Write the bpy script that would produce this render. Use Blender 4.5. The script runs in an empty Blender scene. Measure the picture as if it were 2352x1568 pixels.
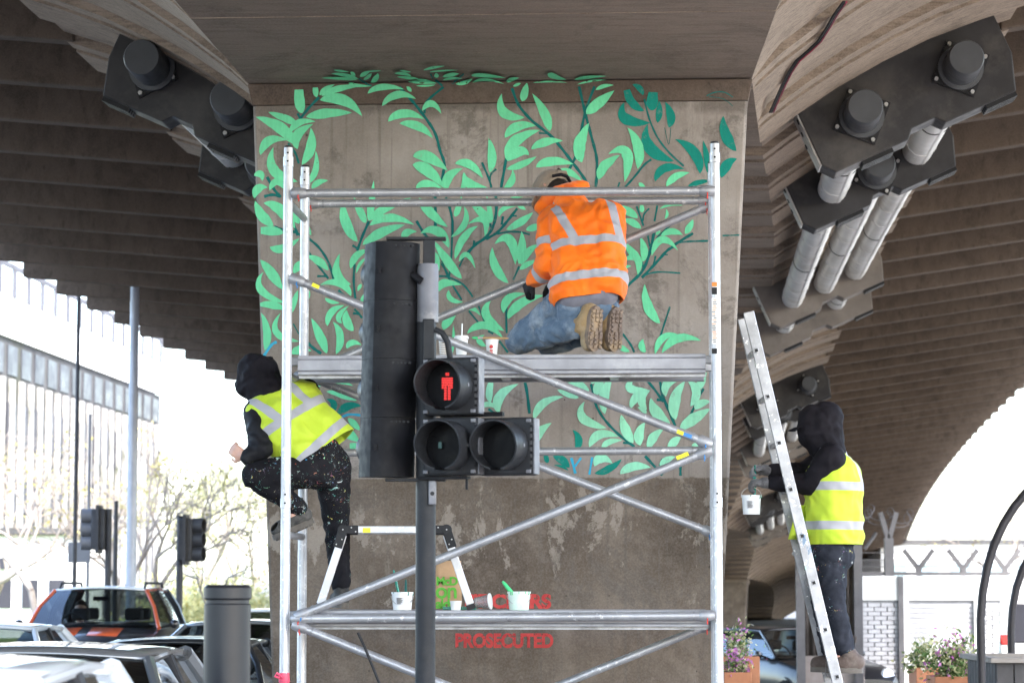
import bpy, bmesh, math, random
import numpy as np
from mathutils import Vector, Matrix, noise
R = math.radians
random.seed(7)
SC = bpy.context.scene
COL = SC.collection
# ------------------------------------------------------------------ camera, sky, sun, exposure
FPX = 6000.0                       # focal length in units of 1/2352 of the picture width
EYE = Vector((0, 0, 1.75))
PITCH = math.atan(561 / FPX)
cam = bpy.data.objects.new('camera', bpy.data.cameras.new('camera'))
COL.objects.link(cam)
cam.location = EYE
cam.rotation_euler = (R(90) + PITCH, 0, 0)
cam.data.sensor_width = 36.0
cam.data.lens = 36.0 * FPX / 2352
cam.data.clip_start = 0.1
cam.data.clip_end = 3000
cam.data.dof.use_dof = True
cam.data.dof.focus_distance = 15.4
cam.data.dof.aperture_fstop = 5.0
SC.camera = cam
world = bpy.data.worlds.new('World'); SC.world = world; world.use_nodes = True
wn = world.node_tree
sky = wn.nodes.new('ShaderNodeTexSky'); sky.sky_type = 'NISHITA'; sky.sun_disc = False
SUN_EL, SUN_AZ = R(48), R(140)     # azimuth measured clockwise from +Y
sky.sun_elevation = SUN_EL; sky.sun_rotation = SUN_AZ
sky.air_density = 1.0; sky.dust_density = 2.0; sky.ozone_density = 0.6
wn.nodes['Background'].inputs['Strength'].default_value = 0.15
wn.links.new(sky.outputs[0], wn.nodes['Background'].inputs['Color'])
sun = bpy.data.objects.new('sun', bpy.data.lights.new('sun', 'SUN'))
COL.objects.link(sun)
sun.data.energy = 1.5; sun.data.angle = R(12); sun.data.color = (1.0, 0.96, 0.9)
d = Vector((math.sin(SUN_AZ) * math.cos(SUN_EL), math.cos(SUN_AZ) * math.cos(SUN_EL), math.sin(SUN_EL)))
sun.rotation_euler = d.to_track_quat('Z', 'Y').to_euler()
SC.view_settings.view_transform = 'Standard'
SC.view_settings.look = 'None'
SC.view_settings.exposure = 3.1
SC.view_settings.gamma = 1.0
SC.render.engine = 'CYCLES'
SC.cycles.max_bounces = 8
SC.cycles.diffuse_bounces = 5
SC.cycles.transparent_max_bounces = 12
SC.cycles.use_denoising = True

# ------------------------------------------------------------------ helpers
def P(u, v, Y):
    """world point at distance Y in front of the lens for picture position (u, v)"""
    x = (u - 1176) / FPX; y = (784 - v) / FPX
    cp, sp = math.cos(PITCH), math.sin(PITCH)
    dy = cp - y * sp; dz = sp + y * cp
    k = Y / dy
    return Vector((x * k, Y, EYE.z + dz * k))
def ray(u, v):
    return (P(u, v, 10) - EYE).normalized()
def hit(u, v, p0, n):
    dr = ray(u, v)
    return EYE + dr * ((p0 - EYE).dot(n) / dr.dot(n))
def srgb(h):
    h = h.lstrip('#'); o = []
    for i in (0, 2, 4):
        c = int(h[i:i + 2], 16) / 255
        o.append(c / 12.92 if c <= .04045 else ((c + .055) / 1.055) ** 2.4)
    return tuple(o)
ORG = {}
def props(o, label=None, cat=None, group=None, kind=None):
    if label: o['label'] = label
    if cat: o['category'] = cat
    if group: o['group'] = group
    if kind: o['kind'] = kind
    return o
def thing(name, label, cat, loc=(0, 0, 0), rz=0.0, group=None, local=False):
    o = bpy.data.objects.new(name, None); COL.objects.link(o)
    o.empty_display_size = .2
    o.location = loc; o.rotation_euler = (0, 0, rz)
    ORG[o.name] = Vector((0, 0, 0)) if local else Vector(loc)
    return props(o, label, cat, group)
def link(name, me, mat, parent=None, kind=None):
    o = bpy.data.objects.new(name, me); COL.objects.link(o)
    if mat is not None and not me.materials: me.materials.append(mat)
    if parent is not None:
        o.parent = parent; ORG[o.name] = ORG[parent.name]
    else: ORG[o.name] = Vector((0, 0, 0))
    if kind: o['kind'] = kind
    return o
def frame(ax):
    ax = ax.normalized()
    up = Vector((0, 0, 1)) if abs(ax.z) < .95 else Vector((0, 1, 0))
    a = ax.cross(up).normalized(); b = a.cross(ax).normalized()
    return a, b
class MB:
    def __init__(s): s.v = []; s.f = []; s.m = []; s.cm = 0
    def add(s, vs, fs):
        k = len(s.v); s.v += [Vector(q) for q in vs]
        for f in fs: s.f.append(tuple(i + k for i in f)); s.m.append(s.cm)
        return s
    def box(s, c, size, rot=None):
        c = Vector(c); h = Vector(size) / 2; vs = []
        for i in range(8):
            q = Vector(((-1, 1)[i & 1] * h.x, (-1, 1)[i >> 1 & 1] * h.y, (-1, 1)[i >> 2 & 1] * h.z))
            if rot is not None: q = rot @ q
            vs.append(c + q)
        return s.add(vs, [(0, 2, 3, 1), (4, 5, 7, 6), (0, 1, 5, 4), (2, 6, 7, 3), (0, 4, 6, 2), (1, 3, 7, 5)])
    def hexa(s, b, t):      # bottom quad, top quad (same order)
        n = len(b); fs = [tuple(reversed(range(n))), tuple(range(n, 2 * n))]
        fs += [(i, (i + 1) % n, n + (i + 1) % n, n + i) for i in range(n)]
        return s.add(list(b) + list(t), fs)
    def bar(s, p, q, w, h, up=None):  # rectangular bar from p to q; h measured along 'up'
        p, q = Vector(p), Vector(q); ax = (q - p).normalized()
        u = Vector(up) if up is not None else Vector((0, 0, 1))
        a = ax.cross(u)
        if a.length < 1e-4: a = ax.cross(Vector((0, 1, 0)))
        a.normalize(); b = a.cross(ax)
        r = lambda o: [o - a * w / 2 - b * h / 2, o + a * w / 2 - b * h / 2, o + a * w / 2 + b * h / 2, o - a * w / 2 + b * h / 2]
        return s.hexa(r(p), r(q))
    def ring(s, pts): 
        k = len(s.v); s.v += [Vector(q) for q in pts]; return list(range(k, k + len(pts)))
    def tube(s, p, q, r0, r1=None, n=12, cap=True):
        return s.path([p, q], [r0, r0 if r1 is None else r1], n, cap)
    def path(s, pts, r, n=8, cap=True):
        pts = [Vector(p) for p in pts]
        if not hasattr(r, '__len__'): r = [r] * len(pts)
        rings = []; a = None
        for i, p in enumerate(pts):
            ax = (pts[min(i + 1, len(pts) - 1)] - pts[max(i - 1, 0)])
            if ax.length < 1e-9: ax = Vector((0, 0, 1))
            ax.normalize()
            if a is None: a, b = frame(ax)
            else:
                a = (a - ax * a.dot(ax)).normalized(); b = a.cross(ax).normalized()
            rings.append(s.ring([p + (a * math.cos(t) + b * math.sin(t)) * r[i] for t in [2 * math.pi * k / n for k in range(n)]]))
        for A, B in zip(rings, rings[1:]):
            for k in range(n):
                s.f.append((A[k], A[(k + 1) % n], B[(k + 1) % n], B[k])); s.m.append(s.cm)
        if cap:
            s.f.append(tuple(reversed(rings[0]))); s.m.append(s.cm)
            s.f.append(tuple(rings[-1])); s.m.append(s.cm)
        return s
    def lathe(s, prof, o=(0, 0, 0), ax=(0, 0, 1), n=20):   # prof: (radius, height along axis)
        o = Vector(o); ax = Vector(ax).normalized(); a, b = frame(ax); rings = []
        for r, h in prof:
            rings.append(s.ring([o + ax * h + (a * math.cos(t) + b * math.sin(t)) * max(r, 1e-5) for t in [2 * math.pi * k / n for k in range(n)]]))
        for A, B in zip(rings, rings[1:]):
            for k in range(n):
                s.f.append((A[k], B[k], B[(k + 1) % n], A[(k + 1) % n])); s.m.append(s.cm)
        s.f.append(tuple(rings[0])); s.m.append(s.cm); s.f.append(tuple(reversed(rings[-1]))); s.m.append(s.cm)
        return s
    def sheet(s, rows):     # grid of points
        k = len(s.v); n = len(rows[0])
        for r in rows: s.v += [Vector(q) for q in r]
        for i in range(len(rows) - 1):
            for j in range(n - 1):
                s.f.append((k + i * n + j, k + i * n + j + 1, k + (i + 1) * n + j + 1, k + (i + 1) * n + j)); s.m.append(s.cm)
        return s
    def build(s, name, mat, parent=None, smooth=True, bevel=0, solid=0, kind=None, angle=38, fix=True):
        o = ORG[parent.name] if parent is not None else Vector((0, 0, 0))
        me = bpy.data.meshes.new(name)
        me.from_pydata([tuple(q - o) for q in s.v], [], s.f)
        mats = mat if isinstance(mat, (list, tuple)) else [mat]
        for m in mats: me.materials.append(m)
        if len(mats) > 1: me.polygons.foreach_set('material_index', s.m)
        if fix:
            bm = bmesh.new(); bm.from_mesh(me); bmesh.ops.recalc_face_normals(bm, faces=bm.faces); bm.to_mesh(me); bm.free()
        if smooth:
            me.shade_smooth(); me.set_sharp_from_angle(angle=R(angle))
        ob = link(name, me, None, parent, kind)
        if solid:
            md = ob.modifiers.new('thickness', 'SOLIDIFY'); md.thickness = solid; md.offset = 0
        if bevel:
            md = ob.modifiers.new('edges', 'BEVEL'); md.width = bevel; md.segments = 2; md.limit_method = 'ANGLE'; md.angle_limit = R(40)
        return ob
def copy_tree(o, parent=None):
    c = o.copy(); COL.objects.link(c); c.parent = parent; ORG[c.name] = ORG[o.name]
    for ch in list(o.children): copy_tree(ch, c)
    return c

# ------------------------------------------------------------------ materials
MATS = {}
class NT:
    def __init__(s, name):
        m = bpy.data.materials.new(name); m.use_nodes = True
        s.mat = m; s.t = m.node_tree; s.n = s.t.nodes; s.b = s.n['Principled BSDF']; MATS[name] = m
    def node(s, typ, ins=None, **kw):
        nd = s.n.new(typ)
        for k, v in kw.items(): setattr(nd, k, v)
        if ins:
            for k, v in ins.items():
                if isinstance(v, bpy.types.NodeSocket): s.t.links.new(v, nd.inputs[k])
                else: nd.inputs[k].default_value = v
        return nd
    def coord(s, scale=(1, 1, 1), rot=(0, 0, 0), kind='Object'):
        tc = s.node('ShaderNodeTexCoord')
        return s.node('ShaderNodeMapping', {'Vector': tc.outputs[kind], 'Scale': scale, 'Rotation': rot}).outputs[0]
    def noise(s, vec, scale, detail=6, rough=.6, dist=0.0):
        return s.node('ShaderNodeTexNoise', {'Vector': vec, 'Scale': scale, 'Detail': detail, 'Roughness': rough, 'Distortion': dist}).outputs[0]
    def ramp(s, fac, stops):
        nd = s.node('ShaderNodeValToRGB', {'Fac': fac}); e = nd.color_ramp.elements
        while len(e) < len(stops): e.new(.5)
        for k, (p, c) in enumerate(stops):
            e[k].position = p; e[k].color = tuple(c) + (1,) if hasattr(c, '__len__') else (c, c, c, 1)
        return nd.outputs[0]
    def mix(s, fac, a, b, mode='MIX'):
        nd = s.node('ShaderNodeMix', data_type='RGBA', blend_type=mode)
        for k, v in ((0, fac), (6, a), (7, b)):
            if isinstance(v, bpy.types.NodeSocket): s.t.links.new(v, nd.inputs[k])
            else: nd.inputs[k].default_value = (tuple(v) + (1,) if k else v)
        return nd.outputs[2]
    def math(s, op, a, b=0.0):
        nd = s.node('ShaderNodeMath', operation=op)
        for k, v in ((0, a), (1, b)):
            if isinstance(v, bpy.types.NodeSocket): s.t.links.new(v, nd.inputs[k])
            else: nd.inputs[k].default_value = v
        return nd.outputs[0]
    def sep(s, vec): return s.node('ShaderNodeSeparateXYZ', {0: vec}).outputs
    def set(s, **kw):
        al = dict(color='Base Color', rough='Roughness', metal='Metallic', normal='Normal', alpha='Alpha', spec='Specular IOR Level', trans='Transmission Weight', coat='Coat Weight', emit='Emission Color', estr='Emission Strength', sheen='Sheen Weight', sub='Subsurface Weight', ior='IOR')
        for k, v in kw.items():
            i = s.b.inputs[al[k]]
            if isinstance(v, bpy.types.NodeSocket): s.t.links.new(v, i)
            else: i.default_value = tuple(v) + (1,) if hasattr(v, '__len__') and len(v) == 3 else v
        return s
    def bump(s, h, strength=.3, dist=.01):
        b = s.node('ShaderNodeBump', {'Height': h, 'Strength': strength, 'Distance': dist})
        s.t.links.new(b.outputs[0], s.b.inputs['Normal']); return s
def flat(name, col, rough=.5, metal=0.0, var=.25, scale=6.0, dirt=None, bump=0.0, **kw):
    if max(col) < .2: kw.setdefault('spec', .22)
    """painted / plain surface with uneven tone"""
    t = NT(name); vec = t.coord()
    n = t.noise(vec, scale, 5)
    lo = tuple(c * (1 - var) for c in col); hi = tuple(min(1, c * (1 + var * .6)) for c in col)
    c = t.ramp(n, [(.3, lo), (.7, hi)])
    if dirt:
        n2 = t.noise(vec, scale * .35, 8, .7)
        c = t.mix(t.ramp(n2, [(.52, 0), (.68, 1)]), c, dirt)
    t.set(color=c, rough=t.ramp(t.noise(vec, scale * 3), [(.3, max(.05, rough - .12)), (.7, min(1, rough + .12))]), metal=metal, **kw)
    if bump: t.bump(t.noise(vec, scale * 12), .4, bump)
    return t.mat
def concrete(name, lo, hi, stain, streak=(1, 1, 1), scale=1.0, bump=.006, pits=True, smax=.8):
    t = NT(name); vec = t.coord()
    big = t.noise(vec, .9 * scale, 8, .65); mid = t.noise(vec, 7 * scale, 8, .7)
    fine = t.noise(vec, 70, 4, .7)
    c = t.ramp(big, [(.32, lo), (.7, hi)])
    c = t.mix(t.math('MULTIPLY', mid, .55), c, tuple(x * .62 for x in hi))
    sv = t.coord(streak)
    st = t.noise(sv, 5, 8, .7)
    c = t.mix(t.ramp(st, [(.46, 0), (.68, smax)]), c, stain)
    bl = t.noise(vec, 1.7 * scale, 10, .78, .6)
    c = t.mix(t.ramp(bl, [(.52, 0), (.62, .55)]), c, tuple(x * .8 for x in stain))
    c = t.mix(t.ramp(t.noise(t.coord((1, 1, 1), (.7, .3, 1.1)), 2.3 * scale, 10, .78, .4), [(.60, 0), (.68, .4)]), c, tuple(min(1, x * 1.25) for x in hi))
    ln = t.noise(t.coord(tuple(x * (1 if x < 1.5 else 5) for x in streak)), 9, 3, .5)
    c = t.mix(t.ramp(ln, [(.62, 0), (.72, .5)]), c, tuple(x * .7 for x in stain))
    c = t.mix(t.ramp(fine, [(.35, .0), (.75, .35)]), c, tuple(min(1, x * 1.45) for x in hi))
    h = t.math('ADD', t.math('MULTIPLY', mid, .6), t.math('MULTIPLY', fine, .5))
    if pits:
        vo = t.node('ShaderNodeTexVoronoi', {'Vector': vec, 'Scale': 9.0, 'Randomness': 1.0})
        pm = t.ramp(t.math('ADD', vo.outputs['Distance'], t.math('MULTIPLY', t.noise(vec, 3), .25)), [(.14, 1), (.19, 0)])
        c = t.mix(pm, c, tuple(x * .35 for x in lo))
        h = t.math('SUBTRACT', h, pm)
    t.set(color=c, rough=.9, spec=.25).bump(h, .5, bump)
    return t
# ------------------------------------------------------------------ concrete of the flyover
cc = concrete('spine_concrete', (.20, .155, .122), (.37, .292, .232), (.075, .057, .045), (.6, 6, 6), .8).mat
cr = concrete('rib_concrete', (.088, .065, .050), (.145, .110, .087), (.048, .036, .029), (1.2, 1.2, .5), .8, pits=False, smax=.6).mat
cs = concrete('soffit_concrete', (.17, .133, .107), (.25, .20, .162), (.10, .078, .062), (.5, 5, 5), .7, pits=False, smax=.6).mat
# pier: upper part cleaned for the mural, lower part left dark and flaking
t = NT('pier_concrete'); vec = t.coord(); X, Y_, Z = t.sep(vec)
big = t.noise(vec, .8, 8, .65); mid = t.noise(vec, 6, 9, .72); fine = t.noise(vec, 80, 4, .7)
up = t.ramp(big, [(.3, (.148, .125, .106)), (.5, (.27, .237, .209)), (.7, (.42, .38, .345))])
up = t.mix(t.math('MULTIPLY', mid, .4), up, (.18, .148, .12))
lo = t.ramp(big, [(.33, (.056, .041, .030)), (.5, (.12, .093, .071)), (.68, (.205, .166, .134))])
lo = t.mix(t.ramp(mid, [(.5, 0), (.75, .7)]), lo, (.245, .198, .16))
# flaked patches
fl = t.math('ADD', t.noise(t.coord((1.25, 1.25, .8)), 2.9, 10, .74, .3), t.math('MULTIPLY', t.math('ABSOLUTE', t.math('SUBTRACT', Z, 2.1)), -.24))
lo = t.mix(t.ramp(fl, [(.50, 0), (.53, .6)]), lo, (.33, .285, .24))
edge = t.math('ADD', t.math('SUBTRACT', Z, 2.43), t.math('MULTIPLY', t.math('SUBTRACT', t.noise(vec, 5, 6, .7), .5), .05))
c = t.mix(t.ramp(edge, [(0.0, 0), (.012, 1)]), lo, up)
# an uneven darker line below the cap
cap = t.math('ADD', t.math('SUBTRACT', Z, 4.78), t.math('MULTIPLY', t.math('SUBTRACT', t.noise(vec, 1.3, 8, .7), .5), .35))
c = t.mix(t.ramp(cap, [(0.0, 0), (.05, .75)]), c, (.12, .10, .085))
# board marks, pits
bm_ = t.noise(t.coord((14, 14, .35)), 2.2, 3, .5)
c = t.mix(t.ramp(bm_, [(.55, 0), (.72, .5)]), c, (.11, .095, .08))
st_n = t.noise(vec, 1.5, 11, .8, .5)
c = t.mix(t.ramp(st_n, [(.53, 0), (.60, .65)]), c, (.10, .085, .073))
st_2 = t.noise(t.coord((1, 1, .22), (0, 0, .5)), 3.2, 9, .75, .3)
c = t.mix(t.ramp(st_2, [(.58, 0), (.7, .5)]), c, (.40, .36, .32))
vo = t.node('ShaderNodeTexVoronoi', {'Vector': vec, 'Scale': 8.0})
pm = t.ramp(t.math('ADD', vo.outputs['Distance'], t.math('MULTIPLY', t.noise(vec, 2.5), .3)), [(.15, 1), (.2, 0)])
c = t.mix(pm, c, (.05, .042, .035))
c = t.mix(t.ramp(fine, [(.4, 0), (.75, .16)]), c, (.45, .4, .36))
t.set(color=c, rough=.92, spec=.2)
t.bump(t.math('SUBTRACT', t.math('ADD', t.math('MULTIPLY', mid, .7), t.math('MULTIPLY', fine, .4)), pm), .5, .006)
pier_m = t.mat
steel_dark = flat('anchor_steel_paint', (.040, .038, .040), .5, 0, .35, 3, dirt=(.085, .077, .072))
steel_cap = flat('cap_paint', (.07, .073, .08), .45, 0, .15, 5)
plate_m = flat('plate_galvanised', (.42, .41, .40), .5, .3, .25, 8, dirt=(.2, .18, .16))
duct_m = flat('duct_white', (.70, .69, .67), .38, 0, .12, 2.5, dirt=(.5, .47, .43))
black_m = flat('black_rubber', (.018, .018, .02), .5)
def mural_paint(name, col):
    t = NT(name); vec = t.coord()
    c = t.ramp(t.noise(vec, 3, 7, .7), [(.3, tuple(x * .84 for x in col)), (.7, tuple(min(1, x * 1.06) for x in col))])
    c = t.mix(t.ramp(t.noise(t.coord((1, 1, 1), (.5, .9, .2)), 38, 4, .6), [(.35, 0), (.8, .35)]), c, tuple(x * .72 for x in col))
    vo = t.node('ShaderNodeTexVoronoi', {'Vector': vec, 'Scale': 11.0})
    pm = t.ramp(t.math('ADD', vo.outputs['Distance'], t.math('MULTIPLY', t.noise(vec, 2.5), .3)), [(.17, 1), (.20, 0)])
    c = t.mix(pm, c, (.05, .06, .05))
    oi = t.node('ShaderNodeObjectInfo'); c = t.mix(t.math('MULTIPLY', oi.outputs['Random'], .30), c, tuple(x * .62 for x in col))
    bs = t.noise(t.coord((26, 26, 2.5), (0, .7, .3)), 2.0, 5, .6)
    c = t.mix(t.ramp(bs, [(.42, 0), (.7, .5)]), c, tuple(x * .66 for x in col))
    thin = t.ramp(t.noise(vec, 9, 9, .8), [(.58, 0), (.70, .6)])
    c = t.mix(thin, c, (.27, .25, .22))
    t.set(color=c, rough=.7, spec=.25).bump(t.math('ADD', t.noise(vec, 70, 4), t.noise(vec, 6, 9, .72)), .4, .005)
    return t.mat
paint_mint = mural_paint('mural_mint_paint', srgb('#74dfa8'))
paint_pale = mural_paint('mural_pale_mint_paint', srgb('#9ae6c0'))
paint_teal = mural_paint('mural_teal_paint', srgb('#078777'))
paint_stem = mural_paint('mural_stem_paint', srgb('#0b6b66'))
paint_blue = flat('mural_blue_paint', srgb('#1f9fc0'), .6, 0, .12, 4)

# ------------------------------------------------------------------ the ground
def gz(x, y):
    a = min(1, max(0, (y - 25) / 8)); b = min(1, max(0, (x - 0.5) / 2.0)); c = 1 - min(1, max(0, (y - 300) / 300))
    return -.35 * a * a * (3 - 2 * a) * b * c
t = NT('asphalt'); vec = t.coord()
c = t.ramp(t.noise(vec, .7, 8, .7), [(.3, (.075, .072, .068)), (.7, (.125, .12, .112))])
c = t.mix(t.ramp(t.noise(vec, 60, 3), [(.5, 0), (.8, .5)]), c, (.16, .155, .15))
t.set(color=c, rough=.88).bump(t.noise(vec, 90, 3), .4, .006)
asphalt = t.mat
t = NT('paving'); vec = t.coord()
br = t.node('ShaderNodeTexBrick', {'Vector': vec, 'Scale': 1.0, 'Color1': (.34, .32, .30, 1), 'Color2': (.27, .255, .24, 1), 'Mortar': (.12, .11, .1, 1), 'Mortar Size': .008, 'Brick Width': .9, 'Row Height': .6})
c = t.mix(t.ramp(t.noise(vec, 2.2, 8, .7), [(.4, 0), (.75, .6)]), br.outputs[0], (.17, .16, .15))
t.set(color=c, rough=.85).bump(t.noise(vec, 40), .3, .004)
paving = t.mat
m = MB(); rows = []
for yy in [-120, -60, -30, -10, 0, 10, 20, 25, 27, 29, 31, 33, 40, 60, 90, 140, 220, 400, 900, 1800]:
    rows.append([(xx, yy, gz(xx, yy)) for xx in [-1500, -500, -200, -80, -40, -20, -10, 0, .5, 1, 1.5, 2, 2.5, 10, 20, 40, 80, 200, 500, 1500]])
m.sheet(rows); props(m.build('ground', asphalt), kind='structure')
# raised pavement under and to the right of the pier
m = MB(); pv = [(-1.6, -6), (9.5, -6), (14, 42), (2.4, 42), (0.2, 24), (-1.55, 15)]
pv = [(-.62, -6), (9.5, -6), (9.5, 25.4), (.4, 25.4), (-1.1, 20.5), (-1.75, 17.0), (-1.62, 14.0)]
m.hexa([(x, y, .004) for x, y in pv], [(x, y, .125) for x, y in pv]); props(m.build('pavement', paving, bevel=.012), kind='structure')
PV = .125
m = MB(); wm = flat('road_paint', (.75, .74, .70), .6, 0, .2, 3, dirt=(.3, .29, .28))
for k in range(16):
    yb = 4 + k * 6.0; m.hexa([(-3.75 + dx, yb + dy, .005) for dx, dy in ((0, 0), (.12, 0), (.12, 3), (0, 3))], [(-3.75 + dx, yb + dy, .009) for dx, dy in ((0, 0), (.12, 0), (.12, 3), (0, 3))])
props(m.build('lane_marking', wm), kind='structure')

# ------------------------------------------------------------------ flyover
TH = R(3.3)
ET = Vector((math.cos(TH), -math.sin(TH), 0)); ES = Vector((math.sin(TH), math.cos(TH), 0))
O = Vector((-.085, 16.7, 0)); CURV = 1 / (2 * 1725)
def W(s, t, z):
    off = CURV * s * s if s > 0 else 0
    tan = 2 * CURV * s if s > 0 else 0
    dz = -.00025 * s * s if s > 0 else 0
    return O + ES * (s - t * tan) + ET * (off + t) + Vector((0, 0, z + dz))
PROF = [(1.60, 4.97), (1.82, 5.17), (2.1, 5.38), (2.4, 5.58), (2.75, 5.78), (3.1, 5.95), (3.5, 6.10), (3.85, 6.21)]
def zs(s): return 5.0 + .55 * math.sin(math.pi * (abs(s) % 36.0) / 36.0)
def section(s):
    z0 = zs(s); pts = []
    for (ta, za), (tb, zb) in zip(PROF, PROF[1:]):
        if zb <= z0 + .004: continue
        if not pts:
            k = (z0 - za) / (zb - za); pts.append((ta + (tb - ta) * k, z0))
        pts.append((tb, zb))
    return pts
fly = thing('flyover', 'long brown concrete road flyover with ribbed underside and curved spine', 'flyover', O)
def seg(sa, sb, inset=0.0):
    near = -2.9 < sa < 2.7
    A = section(sa); B = section(sb); n = min(len(A), len(B)); A = A[:1] + A[len(A) - n + 1:]; B = B[:1] + B[len(B) - n + 1:]
    def loop(s, p):
        r = [(q[0], q[1]) for q in p] + [(3.85, 7.28)]
        r = [(tt, z + (0 if z > 7 else inset if not near else min(inset, .004) if k_ == 0 else inset * .8)) for k_, (tt, z) in enumerate(r)]
        return [W(s, tt, z) for tt, z in r] + [W(s, -tt, z) for tt, z in reversed(r)]
    m = MB(); m.hexa(loop(sa, A), loop(sb, B))
    o = m.build('spine_segment', [cc, cs], fly, smooth=True, angle=25)
    me = o.data
    for p in me.polygons:       # the flat bottom is darker than the curved flanks
        if p.normal.z < -.97 and abs(p.center.dot(ET)) < 1.5: p.material_index = 1
    return o
STEP = 2.1; S0 = -14.7  # deck cut short behind the camera, unseen, to let skylight onto the pier
k = 0; ss = S0
while ss < 150:
    g_ = .002
    seg(ss + g_, ss + .10 - g_, .10); seg(ss + .10 + g_, ss + .36 - g_, .012); seg(ss + .36 + g_, ss + .46 - g_, .10)
    seg(ss + .46 + g_, ss + 1.28 - g_, 0); seg(ss + 1.28 + g_, ss + 1.36 - g_, .13); seg(ss + 1.36 + g_, ss + STEP - g_, .075)
    ss += STEP
# transverse ribs, one object each and side
ss = S0 + .15
while ss < 150:
    for sd, ze in ((1, 6.98), (-1, 6.68)):
        ta, tb = 3.78, 9.05
        za = 6.215
        m = MB(); q = []
        for s_ in (ss - .10, ss + .10):
            q.append([W(s_, sd * ta, za), W(s_, sd * tb, ze), W(s_, sd * tb, 7.29), W(s_, sd * ta, 7.29)])
        m.hexa(q[0], q[1]); m.build('rib', cr, fly, smooth=False, bevel=.015 if ss < 45 else 0)
    ss += STEP
m = MB(); rows_b = []; rows_t = []
sv = [S0 + i * 5 for i in range(35)]
for s_ in sv:
    rows_b.append([W(s_, tt, z) for tt, z in ((-9.3, 7.32), (-4, 7.30), (0, 7.30), (4, 7.30), (9.3, 7.32))])
    rows_t.append([W(s_, tt, z) for tt, z in ((-9.3, 7.6), (-4, 7.62), (0, 7.64), (4, 7.62), (9.3, 7.6))])
for a, b in zip(range(len(sv)), range(1, len(sv))):
    for j in range(4):
        m.hexa([rows_b[a][j], rows_b[a][j + 1], rows_b[b][j + 1], rows_b[b][j]], [rows_t[a][j], rows_t[a][j + 1], rows_t[b][j + 1], rows_t[b][j]])
m.build('deck_slab', cr, fly, smooth=False)
for sd in (1, -1):
    m = MB()
    for a, b in zip(sv, sv[1:]):
        q = lambda s_: [W(s_, sd * 9.06, 7.61), W(s_, sd * 9.3, 7.61), W(s_, sd * 9.3, 8.5), W(s_, sd * 9.1, 8.5)]
        m.hexa(q(a), q(b))
    m.build('parapet', cr, fly, smooth=False)
# black cables clipped to the curved flank by the pier
t_red = flat('red_cable', (.25, .02, .05), .4)
for j, (mat, dx) in enumerate(((black_m, 0), (t_red, 9), (black_m, -7))):
    m = MB(); pts = []
    for u, v in ((1772, 258), (1785, 228), (1800, 195), (1815, 165), (1832, 140), (1858, 118), (1882, 95), (1903, 62), (1918, 35), (1940, 5)):
        s_ = -.2
        q = P(u + dx * .5 + random.uniform(-2, 2), v + random.uniform(-2, 2), 17.0)
        # push on to the flank
        best = min(((abs((q - O).dot(ET) - tt), tt, z) for tt, z in [(PROF[i][0] + (PROF[i + 1][0] - PROF[i][0]) * f / 8, PROF[i][1] + (PROF[i + 1][1] - PROF[i][1]) * f / 8) for i in range(len(PROF) - 1) for f in range(8)]))
        tt = (q - O).dot(ET); zf = best[2] - .015
        # slide along the ray until it meets the flank height
        dr = ray(u + dx * .5, v)
        lo_, hi_ = 12.0, 24.0
        for _ in range(30):
            md = (lo_ + hi_) / 2; pt = EYE + dr * (md / dr.y); tq = (pt - O).dot(ET)
            zf = next((za + (zb - za) * (tq - ta) / (tb - ta) for (ta, za), (tb, zb) in zip(PROF, PROF[1:]) if ta <= tq <= tb), 4.9)
            if pt.z < zf - .02: lo_ = md
            else: hi_ = md
        pts.append(EYE + dr * (lo_ / dr.y))
    m.path(pts, .008, 6); m.build('cable', mat, fly)

# ------------------------------------------------------------------ pier with the mural
pier = thing('pier', 'wide tapered concrete pier painted with green leaf mural', 'pier', O)
ZB = 4.86
FACE_N = -ES
def face_pt(u, v, off=0.0):
    return hit(u, v, O - ES * off, ES)
def edge_t(z, side):
    a = face_pt(579 if side < 0 else 1719, 205); b = face_pt(624 if side < 0 else 1652, 1568)
    ta, tb = (a - O).dot(ET), (b - O).dot(ET); k = (z - b.z) / (a.z - b.z)
    return tb + (ta - tb) * k
def pier_block(s_base, name, mat, parent, cap=True, grow=0):
    m = MB(); lv = [-.2, ZB]
    ch = .018
    rings = []
    for z in lv:
        l, r = edge_t(z, -1) - grow, edge_t(z, 1) + grow
        s0, s1 = -grow, 2.6 + grow
        rings.append([W(s_base + s0, l + ch, z), W(s_base + s0, r - ch, z), W(s_base + s0 + ch, r, z), W(s_base + s1, r, z), W(s_base + s1, l, z), W(s_base + s0 + ch, l, z)])
    m.hexa(rings[0], rings[1]); return m.build(name, mat, parent, smooth=False, bevel=.006)
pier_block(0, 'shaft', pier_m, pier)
CT = 5.0 - .004
def capring(z, g):
    l, r = edge_t(ZB, -1) - g, edge_t(ZB, 1) + g
    return [W(-g, l, z), W(-g, r, z), W(2.6 + g, r, z), W(2.6 + g, l, z)]
m = MB(); m.hexa(capring(ZB + .003, .002), capring(CT, .03)); m.build('cap', cr, pier, smooth=False, bevel=.004)
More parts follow.
